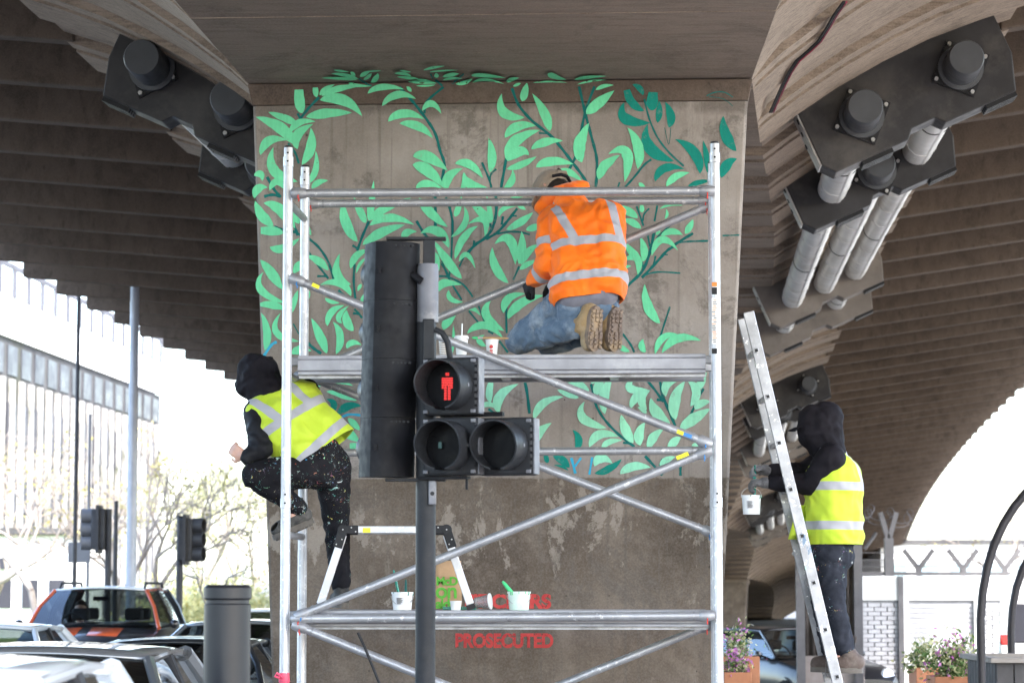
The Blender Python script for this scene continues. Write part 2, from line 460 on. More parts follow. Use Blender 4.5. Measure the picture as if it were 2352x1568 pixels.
for sb in (36, 72, 108):
    pr = thing('pier', ['', 'bare concrete pier standing next behind the mural pier', 'bare concrete pier standing second behind the mural pier', 'bare concrete pier standing third behind the mural pier'][sb // 36], 'pier', W(sb, 0, 0))
    pr.location.z = 0; ORG[pr.name] = Vector(pr.location)
    pier_block(sb, 'shaft', pier_m, pr)
    m = MB(); l, r = edge_t(ZB, -1), edge_t(ZB, 1)
    rg = lambda z, g: [W(sb - g, l - g, z), W(sb - g, r + g, z), W(sb + 2.6 + g, r + g, z), W(sb + 2.6 + g, l - g, z)]
    m.hexa(rg(ZB + .003, .02), rg(CT, .075)); m.build('cap', cs, pr, smooth=False)

# mural: strokes are noted on the picture of the wall and laid on the real wall, cap and spine bottom
cap_n = Vector((0, 0, 0))
capA = capring(ZB + .003, .002); capB = capring(CT, .03)
cn = (capA[1] - capA[0]).cross(capB[0] - capA[0]).normalized()
if cn.dot(ES) > 0: cn = -cn
vcap = 198.0
def on_wall(x, y, off):
    u, v = x * .784, y * .784
    q = face_pt(u, v, off)
    if q.z <= ZB: return q
    q2 = hit(u, v, capA[0] + cn * off, cn)
    if q2.z <= CT - .003: return q2
    # underside of the spine
    dr = ray(u, v); k = (zs(0) - off - EYE.z) / dr.z
    return EYE + dr * k
def leaf(b, mid, tip, w, mat, cut=1.0, off=.003):
    N = 14; b, mid, tip = Vector(b), Vector(mid), Vector(tip)
    c = mid * 2 - (b + tip) * .5
    L, Rr = [], []
    for i in range(N + 1):
        k = i / N * cut
        p = b * (1 - k) ** 2 + c * 2 * k * (1 - k) + tip * k * k
        dd = (c - b) * (1 - k) * 2 + (tip - c) * 2 * k
        if dd.length < 1e-6: dd = tip - b
        nrm = Vector((-dd.y, dd.x)).normalized()
        f = math.sin(math.pi * k ** .85) ** .8 if 0 < k < 1 else 0
        j1 = 1 + .16 * noise.noise(Vector((p.x * .05, p.y * .05, 1.3))); j2 = 1 + .16 * noise.noise(Vector((p.x * .05, p.y * .05, 7.9)))
        L.append(p + nrm * w * .5 * f * j1); Rr.append(p - nrm * w * .5 * f * j2)
    m = MB(); m.sheet([[on_wall(q.x, q.y, off) for q in L], [on_wall(q.x, q.y, off) for q in [(a + d_) / 2 for a, d_ in zip(L, Rr)]], [on_wall(q.x, q.y, off) for q in Rr]])
    return m.build('painted_leaf', mat, pier, smooth=False, fix=False)
def stem(pts, w, mat, off=.0018):
    pts = [Vector(p) for p in pts]; q = []
    for i in range(len(pts) - 1):       # smooth the polyline
        p0 = pts[max(i - 1, 0)]; p1 = pts[i]; p2 = pts[i + 1]; p3 = pts[min(i + 2, len(pts) - 1)]
        for k in range(5):
            s = k / 5
            q.append(.5 * ((2 * p1) + (p2 - p0) * s + (2 * p0 - 5 * p1 + 4 * p2 - p3) * s * s + (3 * p1 - p0 - 3 * p2 + p3) * s ** 3))
    q.append(pts[-1]); L, Rr = [], []
    for i, p in enumerate(q):
        dd = q[min(i + 1, len(q) - 1)] - q[max(i - 1, 0)]
        nrm = Vector((-dd.y, dd.x)).normalized(); ww = w * .5 * (1 + .15 * math.sin(i * 1.7))
        L.append(p + nrm * ww); Rr.append(p - nrm * ww)
    m = MB(); m.sheet([[on_wall(a.x, a.y, off) for a in L], [on_wall(a.x, a.y, off) for a in Rr]])
    return m.build('painted_stem', mat, pier, smooth=False, fix=False)
MURAL = {
 'A': (700, 150, .3507,
  [((530,520),(505,400),(500,200),90,.72),((650,385),(640,330),(640,230),48,.65),((675,370),(720,320),(800,280),40),((690,375),(830,315),(1020,290),55),((675,410),(870,410),(1030,545),92),
   ((560,550),(740,520),(945,515),80),((490,610),(380,560),(245,510),65),((480,790),(340,640),(140,550),95),((420,690),(500,600),(640,590),60),((490,820),(490,700),(620,610),80),((180,870),(250,750),(400,745),75),
   ((525,950),(600,800),(600,640),85),((490,1090),(290,990),(290,800),85),((570,1110),(640,990),(640,830),55),((125,1040),(180,1030),(195,1085),60),((130,1230),(160,1150),(240,1140),70),((255,1165),(320,1090),(400,1180),62),
   ((610,1150),(660,1100),(745,1080),50),((290,1460),(190,1370),(135,1250),85),((470,1480),(340,1320),(205,1270),95),((370,1520),(250,1500),(60,1500),75,.7),((600,1530),(520,1400),(440,1310),60),
   ((1075,355),(1200,300),(1380,320),55),((1195,460),(1320,365),(1480,400),65),((1245,590),(1380,520),(1550,570),75),((1340,605),(1500,630),(1620,730),70),((1530,500),(1610,440),(1690,525),58),((1440,340),(1420,315),(1400,297),30),
   ((1455,880),(1580,885),(1745,1000),95),((1450,950),(1580,1000),(1715,1145),98),((1480,1145),(1570,1105),(1700,1150),60),((1740,1165),(1750,1050),(1870,980),78),((1850,1220),(1875,1140),(1870,1040),45),
   ((1805,940),(1930,950),(2040,1065),72),((2090,1150),(1930,1110),(1880,1010),78),((2095,1015),(2115,880),(2085,725),75),
   ((990,240),(850,230),(685,225),25),((1000,235),(880,200),(770,190),30),((1010,215),(1050,190),(1090,177),36),((1040,240),(1080,215),(1110,185),30),((1100,265),(1145,230),(1160,185),45),((970,215),(950,190),(930,178),30),
   ((920,260),(970,285),(1110,293),30),((1300,187),(1380,190),(1440,210),26),((1320,215),(1420,225),(1500,230),24),((1410,255),(1520,262),(1650,270),25),((1480,290),(1570,290),(1640,282),18),((1480,235),(1570,250),(1650,270),20),
   ((1540,160),(1620,140),(1720,125),22),((1590,175),(1700,165),(1830,160),13),((1340,160),(1390,170),(1440,176),14),((790,158),(860,168),(920,175),16),((1190,165),(1100,170),(1040,174),12),
   ((1650,225),(1650,205),(1645,184),40),((1700,215),(1770,200),(1840,190),35),((1700,245),(1780,228),(1870,232),22),((1810,275),(1890,262),(1950,230),34),((1940,205),(2050,205),(2230,225),35),((1950,265),(2060,240),(2215,275),25)],
  [],
  [([(505,575),(580,480),(670,385)],22),([(490,520),(510,560)],20),([(410,770),(470,850),(500,940)],18),([(1340,300),(1450,420),(1560,560),(1640,690),(1680,830),(1715,930),(1710,1000),(1690,1090)],24),
   ([(1710,300),(1600,390),(1560,440),(1550,520)],20),([(1640,240),(1700,290)],18),([(235,1050),(290,1150),(350,1220)],24),([(210,1215),(280,1200),(350,1215)],24),([(2030,930),(2090,1070),(2110,1145)],18),
   ([(2150,985),(2105,1030),(2095,1090)],16),([(2250,790),(2220,970),(2190,1140)],24),([(300,1470),(400,1500),(490,1520),(540,1568)],18),([(440,1400),(490,1540)],18),([(1640,1200),(1640,1470)],22),([(1730,1220),(1785,1420),(1780,1550)],18),
   ([(1000,230),(1060,270),(1110,293)],14),([(1600,190),(1620,230)],13),([(1880,190),(1780,275)],13)], []),
 'B': (1400, 150, .3507,
  [((235,260),(280,240),(345,225),35),((295,295),(330,280),(360,270),24),((370,420),(390,350),(410,265),68),((460,265),(600,255),(750,265),14),((590,184),(630,210),(740,240),46),((805,240),(920,220),(1075,210),28),((830,280),(950,250),(1075,242),18),((985,325),(1050,295),(1135,285),35),
   ((390,555),(215,510),(200,355),80),((600,670),(560,530),(455,355),80),((225,725),(330,630),(485,625),80),((250,920),(310,760),(520,660),100),((250,920),(350,840),(425,870),85),((240,985),(370,945),(490,880),60),
   ((445,820),(560,760),(710,750),70),((485,970),(620,920),(800,945),78),((680,995),(770,1015),(870,1085),58),((215,1140),(280,1090),(290,990),60),((905,525),(1000,440),(1140,330),92),((870,930),(850,780),(930,600),105),
   ((1010,1075),(1060,960),(1185,870),85),((1225,1095),(1240,850),(1090,860),88),((1335,985),(1340,800),(1250,640),88),((1575,1130),(1650,1050),(1770,1015),62),((1345,1100),(1370,1120),(1400,1135),35)],
  [((1390,500),(1270,400),(1235,200),72,.72),((1380,370),(1350,310),(1290,280),50),((1445,495),(1460,400),(1475,180),95,.66),((1440,600),(1230,560),(1225,425),90),((1500,600),(1515,510),(1515,415),56),((1595,640),(1610,540),(1565,425),75),
   ((1640,920),(1430,800),(1420,610),100),((1855,1025),(1810,850),(1645,735),90),((1480,1090),(1560,980),(1725,985),72),((1755,1130),(1850,1095),(1940,1085),45),((1930,1040),(1915,900),(1880,745),55),((2160,835),(2070,700),(2050,540),92),((2035,1060),(2080,950),(2165,900),82)],
  [([(1390,400),(1430,560),(1500,720),(1600,850),(1720,960)],15),([(285,310),(340,450),(450,580),(600,700),(690,800),(790,930),(880,1050),(930,1140)],24),([(510,685),(600,690)],14),
   ([(845,295),(900,530),(950,720),(990,880),(995,1010),(985,1135)],24),([(975,295),(900,500),(860,690),(830,850),(760,995)],22),([(1450,905),(1390,950),(1300,1060),(1230,1135)],18),([(1185,1095),(1170,1135)],14),
   ([(1910,375),(1980,345),(2060,345),(2130,385)],9),([(1930,380),(2050,400),(2130,460)],5),([(1560,640),(1595,780),(1612,640)],5)], []),
 'C': (720, 480, .2551,
  [((1380,680),(1320,560),(1240,380),88),((1415,655),(1440,480),(1470,190),82),((1425,650),(1590,520),(1900,390),95),((1285,895),(1150,680),(1110,400),118),((1420,710),(1650,620),(1935,700),98),((1340,930),(1560,790),(1830,700),112),
   ((1805,870),(1850,790),(1965,780),82),((1990,390),(2130,570),(2320,725),112),((2335,970),(2200,770),(2005,800),112),((610,690),(560,570),(500,480),112),((750,820),(715,740),(690,660),42),((275,955),(430,970),(620,850),95),
   ((950,1225),(830,1110),(690,1060),88),((550,1260),(620,1160),(720,1130),92),((1210,1385),(1050,1270),(1080,1030),98),((1205,1205),(1270,1060),(1420,985),82),((1265,1260),(1320,1140),(1410,1070),36),((1210,1520),(1080,1370),(850,1390),88),
   ((1285,1460),(1310,1410),(1330,1380),42),((420,1440),(290,1250),(165,1100),118),((460,1600),(170,1440),(205,1240),84),((2130,1150),(2180,1080),(2140,1010),90),((2220,1450),(2260,1370),(2352,1340),90)],
  [],
  [([(1415,660),(1340,830),(1280,1000)],30),([(1225,935),(1280,970)],25),([(1250,1150),(1240,1350),(1260,1560)],26),([(710,850),(830,950),(940,1110),(1000,1290),(1010,1350)],28),([(700,990),(850,1190),(950,1320)],26),([(820,1290),(920,1290)],24),
   ([(545,670),(590,790)],26),([(330,720),(430,755),(590,785)],26),([(1960,655),(2050,800),(2130,880)],30),([(2270,750),(2240,790)],22),([(2250,1140),(2310,1250),(2340,1300)],26),([(2220,1290),(2340,1290)],24)], []),
 'D': (720, 780, .17857,
  [((760,760),(800,560),(860,390),92),((640,710),(420,630),(150,640),125,.85),((1020,560),(1030,480),(1050,400),50),((310,1380),(350,1080),(250,760),135),((880,1230),(500,1080),(575,760),112),((1330,1430),(1220,1150),(1075,850),152),
   ((1480,1440),(1550,1150),(1430,910),132),((1340,980),(1400,760),(1620,640),118),((1580,935),(1530,810),(1690,650),92),((1770,1060),(1660,900),(1655,715),150),((1300,520),(1400,580),(1540,600),70),((1660,1350),(1740,1250),(1900,1290),105),((760,1440),(880,1370),(1080,1385),132),((1900,600),(1930,520),(1980,440),80)],
  [],
  [([(780,940),(870,1110)],22),([(1020,1260),(1120,1350),(1240,1430)],50),([(1780,700),(1850,770),(1910,850)],36),([(1760,770),(1850,780)],40),([(1520,390),(1600,470)],40)],
  [([(290,1480),(420,1290),(510,1240)],45)]),
 'E': (1200, 450, .19133,
  [((690,965),(740,850),(800,650),92),((630,1280),(850,1060),(830,800),98),((1240,1060),(1100,900),(880,690),130),((1250,1060),(1230,900),(1180,640),86),((1150,1270),(1140,1020),(890,1080),105),((693,1620),(830,1290),(1045,1110),118),
   ((1370,975),(1450,840),(1700,790),74),((1780,860),(1700,815),(1640,790),60),((1480,1165),(1700,1050),(1890,900),118),((1780,1170),(1900,1130),(2020,1090),105),((1620,1700),(1530,1320),(1300,1385),150),((1540,670),(1640,672),(1740,665),26)],
  [],
  [([(1310,560),(1330,820),(1290,1080),(1180,1270),(1000,1400),(860,1560)],46),([(1170,1310),(1350,1200),(1500,1030),(1650,840)],42),([(1340,1230),(1500,1200),(1680,1200),(1840,1240)],30),([(1430,960),(1410,1090)],36),([(1560,955),(1640,955)],26),
   ([(1235,1070),(1250,1180)],30),([(990,1330),(980,1400)],34),([(600,700),(620,830),(650,1000),(650,1290),(640,1560)],32),([(400,830),(400,1140)],34),([(510,1160),(490,1220)],36)], []),
 'F': (1200, 680, .2551,
  [((1135,585),(985,400),(950,175),108),((1255,370),(1290,180),(1285,-10),95),((1280,375),(1350,240),(1480,140),88),((1265,430),(1350,370),(1470,320),62),((600,535),(440,340),(275,95),108),((565,340),(660,260),(755,420),64),
   ((340,680),(400,590),(600,605),92),((450,665),(480,770),(620,800),66),((640,885),(730,880),(815,960),52),((390,1120),(440,1020),(540,930),102),((1080,930),(1130,770),(1330,705),98),((1130,1000),(1270,820),(1545,725),108),((1090,1135),(880,950),(940,770),100),
   ((660,1165),(860,1070),(1080,1225),88),((880,1310),(800,1240),(860,1180),72),((490,1390),(505,1230),(500,1060),36),((250,350),(310,300),(340,450),60)],
  [],
  [([(570,400),(620,290),(650,240)],20),([(485,40),(480,290),(455,510)],20),([(340,505),(440,515),(600,590),(690,690),(725,745)],22),([(370,330),(450,530),(600,780)],22),([(680,905),(805,1055)],20),([(785,830),(850,1000),(855,1050)],20),
   ([(1260,390),(1190,550)],22),([(1130,690),(1110,900),(1115,1160)],25),([(900,1135),(960,1165)],22),([(1030,1250),(1130,1380)],24)], []),
 'G': (1750, 550, .33808,
  [((350,265),(260,200),(150,165),72),((380,355),(300,300),(230,275),62),((390,215),(385,180),(380,130),42),((540,185),(630,150),(740,155),24),((585,270),(605,230),(595,185),26),((390,640),(300,560),(240,470),68),((395,640),(405,540),(370,425),66),
   ((350,755),(340,610),(210,635),70),((215,730),(240,690),(295,680),36),((470,590),(560,450),(700,545),64),((550,415),(650,380),(740,410),58),((760,400),(800,340),(830,275),56),((510,410),(530,380),(545,360),30),((545,1175),(440,1030),(410,835),88),
   ((500,1440),(570,1300),(705,1275),62),((560,1430),(700,1305),(900,1325),74),((420,1425),(385,1370),(400,1310),58),((280,1420),(220,1390),(190,1370),50)],
  [],
  [([(340,160),(400,330)],16),([(450,180),(405,230),(395,290)],14),([(520,155),(495,290)],16),([(490,390),(455,560),(390,720),(270,840),(150,950)],26),([(435,400),(455,510)],16),([(635,325),(530,420),(460,530)],14),([(385,780),(500,660),(600,550),(650,515),(690,480),(830,395)],24),
   ([(700,475),(800,465),(975,460)],16),([(400,760),(520,730),(720,740)],14),([(505,590),(490,660)],16),([(575,580),(610,580)],12),([(250,795),(245,850)],14),([(385,640),(400,700)],16),([(135,990),(110,1040)],20),([(630,1030),(580,1180),(540,1310)],16),([(220,1265),(290,1360),(320,1425)],18),([(1085,415),(1230,410)],12)], []),
 'H': (1400, 1080, .34014,
  [((45,285),(15,160),(5,30),42),((110,290),(100,180),(140,40),62),((185,385),(190,240),(350,130),88),((-10,340),(90,305),(165,350),46),((290,55),(330,75),(355,95),32),((485,440),(560,300),(740,240),72),((485,660),(530,550),(635,465),78),
   ((960,190),(850,130),(720,40),88),((870,250),(770,215),(685,180),56),((960,100),(940,75),(915,30),38),((985,130),(1000,90),(1040,35),48),((1020,230),(1040,140),(1095,20),78),((1095,390),(1090,220),(1170,30),84),((1110,510),(905,420),(920,280),78),
   ((1480,185),(1310,165),(1350,75),72),((1320,340),(1365,240),(1480,190),72),((1455,350),(1410,260),(1485,185),72),((1450,385),(1420,350),(1375,330),40),((1660,480),(1540,380),(1490,250),102),((1705,440),(1695,270),(1785,105),102),((1830,325),(1880,190),(1790,85),78),
   ((1620,240),(1650,110),(1850,40),78),((1905,185),(1925,110),(1970,30),68),((1530,90),(1400,45),(1205,100),48),((1870,350),(1920,300),(2005,280),72),((1740,520),(1860,430),(2005,340),98),((1340,640),(1270,520),(1235,395),88),((1400,660),(1390,560),(1440,460),86),
   ((960,675),(1050,565),(1215,585),82),((1070,690),(1130,630),(1245,615),52),((1470,690),(1510,590),(1600,520),78),((1640,710),(1690,630),(1750,590),72),((1005,840),(1060,770),(1160,815),82),((1225,905),(1340,840),(1490,850),78),((1570,840),(1620,790),(1700,755),60),((1840,670),(1900,640),(1990,595),46)],
  [((835,710),(870,610),(815,525),64),((790,850),(720,785),(645,750),72),((600,810),(590,770),(570,690),44),((780,875),(720,840),(655,830),22),((1005,900),(1130,860),(1240,775),64)],
  [([(385,40),(420,180),(445,385)],26),([(975,130),(1000,240),(1030,340),(1110,460),(1230,580),(1350,670)],22),([(1250,635),(1320,645)],18),([(1405,50),(1500,150),(1600,285)],22),([(1560,40),(1590,220),(1650,370),(1700,490)],26),([(1540,265),(1600,275)],22),
   ([(1945,170),(1890,270),(1825,415)],20),([(1440,750),(1590,915)],24),([(1590,775),(1565,835)],18),([(1745,835),(1745,920)],22),([(90,345),(150,385)],20)],
  [([(805,765),(840,900)],22),([(890,765),(835,840)],18),([(985,760),(960,910)],18)]),
 'I': (650, 1000, .5423,
  [((510,250),(590,210),(710,240),38),((730,320),(640,285),(565,270),36),((740,540),(680,490),(630,450),52),((745,480),(710,440),(680,415),36),((735,590),(715,570),(690,550),50),((380,60),(400,45),(420,20),30)],
  [((580,390),(605,340),(565,310),38),((620,400),(680,350),(755,350),44),((500,340),(525,320),(548,310),26)],
  [], [([(610,430),(680,395),(760,400)],13)]),
}
for key, (ox, oy, k, mint, teal, stems, blues) in MURAL.items():
    cv = lambda p: (ox + p[0] * k, oy + p[1] * k)
    for i, (pts, w) in enumerate(stems): stem([cv(p) for p in pts], w * k, paint_stem, .0016 + .00005 * (i % 12))
    for i, (pts, w) in enumerate(blues): stem([cv(p) for p in pts], w * k, paint_blue, .0023)
    for i, q in enumerate(mint):
        leaf(cv(q[0]), cv(q[1]), cv(q[2]), q[3] * k, paint_pale if key == 'H' else paint_mint, q[4] if len(q) > 4 else 1.0, .0030 + .00006 * (i % 40))
    for i, q in enumerate(teal):
        leaf(cv(q[0]), cv(q[1]), cv(q[2]), q[3] * k, paint_teal, q[4] if len(q) > 4 else 1.0, .0026 + .00005 * (i % 12))
# red stencil lettering, worn
t = NT('worn_red_stencil'); vec = t.coord()
a = t.ramp(t.math('ADD', t.math('MULTIPLY', t.noise(vec, 22, 6, .7), .7), t.math('MULTIPLY', t.noise(vec, 90, 3), .3)), [(.36, 0), (.46, .95)])
t.set(color=t.ramp(t.noise(vec, 8), [(.3, (.42, .035, .035)), (.7, (.62, .07, .06))]), rough=.8, alpha=a)
red_st = t.mat
def text(body, size, mat, parent, mtx, name, sx=1.0, bold=0.0, space=1.0):
    cu = bpy.data.curves.new('t', 'FONT'); cu.body = body; cu.size = size; cu.offset = bold; cu.align_x = 'LEFT'; cu.space_character = space
    ob = bpy.data.objects.new('t', cu); COL.objects.link(ob)
    dg = bpy.context.evaluated_depsgraph_get(); me = bpy.data.meshes.new_from_object(ob.evaluated_get(dg))
    bpy.data.objects.remove(ob); bpy.data.curves.remove(cu)
    me.transform(Matrix.Diagonal((sx, 1, 1, 1)))
    o = ORG[parent.name]; me.transform(Matrix.Translation(-o) @ mtx)
    me.materials.clear(); me.materials.append(mat)
    return link(name, me, mat, parent)
def fit_text(body, u0, u1, vtop, vbot, mat, name, bold=.0):
    a = face_pt(u0, vbot, .0022); b = face_pt(u1, vbot, .0022); c = face_pt(u0, vtop, .0022)
    h = c.z - a.z; wd = (b - a).length
    rot = Matrix(((ET.x, 0, -ES.x, 0), (ET.y, 0, -ES.y, 0), (0, 1, 0, 0), (0, 0, 0, 1)))
    o = text(body, h / .70, mat, pier, Matrix.Identity(4), name, 1.0, bold)
    xs = [v.co.x for v in o.data.vertices]; ys = [v.co.y for v in o.data.vertices]
    # mesh verts are still flat text minus the root offset
    off = ORG[pier.name]; x0 = min(xs); sx = wd / (max(xs) - x0); y0 = min(ys); sy = h / (max(ys) - y0)
    for v in o.data.vertices:
        q = a + ET * ((v.co.x - x0) * sx) + Vector((0, 0, 1)) * ((v.co.y - y0) * sy)
        v.co = q - off
    return o
fit_text('STICKERS', 1068, 1266, 1363, 1397, red_st, 'stencil_lettering', .006)
fit_text('PROSECUTED', 1046, 1271, 1453, 1487, red_st, 'stencil_lettering', .006)
# ------------------------------------------------------------------ tendon anchorages under the deck
lit_b = flat('lit_anchor_paint', (.19, .165, .148), .75, 0, .25, 3, dirt=(.12, .105, .095))  # paler rear blocks: the brighter light on them is put into the colour
def flank_z(t_):
    for (ta, za), (tb, zb) in zip(PROF, PROF[1:]):
        if ta <= t_ <= tb: return za + (zb - za) * (t_ - ta) / (tb - ta)
    return PROF[-1][1]
def anchorage(s0, sd, label, tc=3.0, sq=1.0, dz=0.0):
    ph = math.atan2(flank_z(3.6) - flank_z(2.5), 1.1)
    root = thing('tendon_anchorage', label, 'anchorage', W(s0, sd * tc, flank_z(tc)))
    def Q(s, a, n):      # a along the flank (outwards), n away from the concrete
        a *= sq; t_ = tc + a * math.cos(ph) + n * math.sin(ph); z = flank_z(tc) + dz + a * math.sin(ph) - n * math.cos(ph)
        return W(s, sd * t_, z)
    def block(s, th, L, dep, bm_=None):
        out = [(-L, -.08), (L, -.08), (L, dep * .52), (L - .10, dep), (.16, dep), (.10, dep - .07), (-.10, dep - .07), (-.16, dep), (-L + .08, dep), (-L, dep - .1)]
        m = MB(); m.hexa([Q(s, a, n) for a, n in out], [Q(s + th, a, n) for a, n in out])
        b = m.build('anchor_block', bm_ or steel_dark, root, smooth=False, bevel=.012)
        for a0 in (-L + .30, L - .36):      # ribbed rubber pads on the lower edge
            m = MB()
            for k in range(4): m.hexa([Q(s + .03 + k * .075, a0 + x, dep + y) for x, y in ((0, -.01), (.26, -.01), (.26, .035), (0, .035))], [Q(s + .075 + k * .075, a0 + x, dep + y) for x, y in ((0, -.01), (.26, -.01), (.26, .035), (0, .035))])
            m.build('pad', black_m, b, smooth=False)
        m = MB()
        for x0, x1 in ((-L, -L + .27), (-.20, .2), (L - .34, L - .1)):
            m.hexa([Q(s - .004, x0, dep - .012), Q(s - .004, x1, dep - .012), Q(s - .004, x1, dep + .012), Q(s - .004, x0, dep + .012)], [Q(s + th, x0, dep - .012), Q(s + th, x1, dep - .012), Q(s + th, x1, dep + .012), Q(s + th, x0, dep + .012)]) if False else None
        m.hexa([Q(s + .01, -L - .012, -.05), Q(s + th - .01, -L - .012, -.05), Q(s + th - .01, -L - .012, dep - .1), Q(s + .01, -L - .012, dep - .1)], [Q(s + .01, -L + .002, -.05), Q(s + th - .01, -L + .002, -.05), Q(s + th - .01, -L + .002, dep - .1), Q(s + .01, -L + .002, dep - .1)])
        m.build('end_plate', plate_m, b, smooth=False)
        for k in range(3):
            m = MB(); c = Q(s + .1 + .1 * k, -L - .012, .1 + .09 * k); c2 = Q(s + .1 + .1 * k, -L - .02, .1 + .09 * k); m.tube(c, c2, .022, n=10); m.build('bolt', black_m, b)
        return b
    def capend(s, a, n):
        c = Q(s, a, n); ax = (Q(s - 1, a, n) - Q(s, a, n)).normalized()
        m = MB(); e = .2
        m.hexa([Q(s - .03, a + x, n + y) for x, y in ((0, -1.25 * e), (1.25 * e, 0), (0, 1.25 * e), (-1.25 * e, 0))], [Q(s + .002, a + x, n + y) for x, y in ((0, -1.25 * e), (1.25 * e, 0), (0, 1.25 * e), (-1.25 * e, 0))])
        pl = m.build('flange_plate', black_m, root, smooth=False)
        for x, y in ((0, -1.05 * e), (1.05 * e, 0), (0, 1.05 * e), (-1.05 * e, 0)):
            m = MB(); q = Q(s - .03, a + x, n + y); m.tube(q, q + ax * .03, .016, n=8); m.build('bolt', plate_m, pl)
        m = MB(); m.lathe([(0, .03), (.178, .03), (.178, .06), (.145, .065), (.138, .43), (.128, .447), (.0, .449)], c, ax, 28)
        m.build('end_cap', [steel_cap], root, angle=30)
    def duct(sa, sb, a, n, r=.136):
        m = MB(); N = max(2, int((sb - sa) / 1.0)); pr = []
        m.path([Q(sa + (sb - sa) * i / N, a, n) for i in range(N + 1)], r, 24)
        d_ = m.build('tendon_duct', duct_m, root)
        for i in range(1, N + 1):
            s = sa + (sb - sa) * (i - .45) / N
            m = MB(); m.path([Q(s, a, n), Q(s + .018, a, n)], r + .006, 24); m.build('joint_band', black_m if i == N // 2 + 1 else duct_m, d_)
        m = MB(); m.hexa([Q(sa, a - .03, n + r - .004), Q(sa, a + .03, n + r - .004), Q(sb, a + .03, n + r - .004), Q(sb, a - .03, n + r - .004)], [Q(sa, a - .012, n + r + .006), Q(sa, a + .012, n + r + .006), Q(sb, a + .012, n + r + .006), Q(sb, a - .012, n + r + .006)])
        m.build('seam', duct_m, d_, smooth=False)
    block(s0, .36, .86, .60); capend(s0, -.42, .28); capend(s0, .44, .26)
    block(s0 + 3.7, .34, .80, .56); capend(s0 + 3.7, .02, .30)
    block(s0 + 12.4, .36, .80, .56, lit_b)
    block(s0 + 15.4, .36, .86, .60, lit_b)
    for a in (-.42, .44): duct(s0 + .36, s0 + 3.7, a, .28)
    for a in (-.42, .02, .44): duct(s0 + 4.04, s0 + 12.4, a, .28)
    for a in (-.42, .36): duct(s0 + 12.76, s0 + 15.4, a, .28)
    return root
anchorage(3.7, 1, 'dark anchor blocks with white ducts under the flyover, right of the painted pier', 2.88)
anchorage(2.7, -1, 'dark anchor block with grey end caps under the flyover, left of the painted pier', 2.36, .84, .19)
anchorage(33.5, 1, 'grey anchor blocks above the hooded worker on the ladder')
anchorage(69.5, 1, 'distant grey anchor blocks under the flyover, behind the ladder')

# ------------------------------------------------------------------ aluminium scaffold tower
t = NT('scaffold_aluminium'); vec = t.coord()
c = t.ramp(t.noise(vec, 5, 8, .7), [(.3, (.42, .42, .44)), (.7, (.60, .60, .62))])
c = t.mix(t.ramp(t.noise(vec, 26, 8, .75), [(.57, 0), (.63, .75)]), c, (.93, .93, .92))
c = t.mix(t.ramp(t.noise(vec, 13, 8, .8), [(.64, 0), (.68, .8)]), c, (.22, .21, .2))
t.set(color=c, rough=t.ramp(t.noise(vec, 18, 5), [(.3, .32), (.7, .55)]), metal=.55).bump(t.noise(vec, 60, 3), .15, .002)
alu = t.mat
t = NT('scuffed_tube'); vec = t.coord()
c = t.ramp(t.noise(vec, 4, 8, .7), [(.3, (.30, .30, .32)), (.7, (.50, .50, .52))])
c = t.mix(t.ramp(t.noise(vec, 20, 8, .75), [(.58, 0), (.64, .7)]), c, (.85, .85, .84))
c = t.mix(t.ramp(t.noise(vec, 9, 9, .8), [(.63, 0), (.66, .85)]), c, (.10, .10, .10))
c = t.mix(t.ramp(t.noise(t.coord((1, 1, 1), (.4, .2, .9)), 6, 9, .8), [(.68, 0), (.70, .9)]), c, (.25, .6, .5))
t.set(color=c, rough=.42, metal=.6)
tubem = t.mat
cast = flat('cast_coupler', (.42, .42, .44), .5, .6, .3, 12, dirt=(.2, .2, .2))
red_m = flat('red_clip', (.7, .06, .04), .45); blue_m = flat('blue_clip', (.03, .22, .55), .45)
yel_m = flat('yellow_sticker', (.85, .75, .02), .5); ply = flat('deck_ply', (.22, .16, .11), .8, 0, .3, 4, dirt=(.4, .42, .4))
TO = Vector((-1.315, 15.2, 0))
def TW(a, b, z): return TO + ET * a + ES * b + Vector((0, 0, z))
def tw(u, v, b): 
    return hit(u, v, TO + ES * b, ES)
TWD, TLN = .72, 2.5
tower = thing('scaffold_tower', 'aluminium scaffold tower with two decks in front of the mural', 'scaffold', TO + Vector((0, 0, PV)))
def zof(v, b, a=0): return tw(1176, v, b).z
ztop_f = tw(658, 340, 0).z
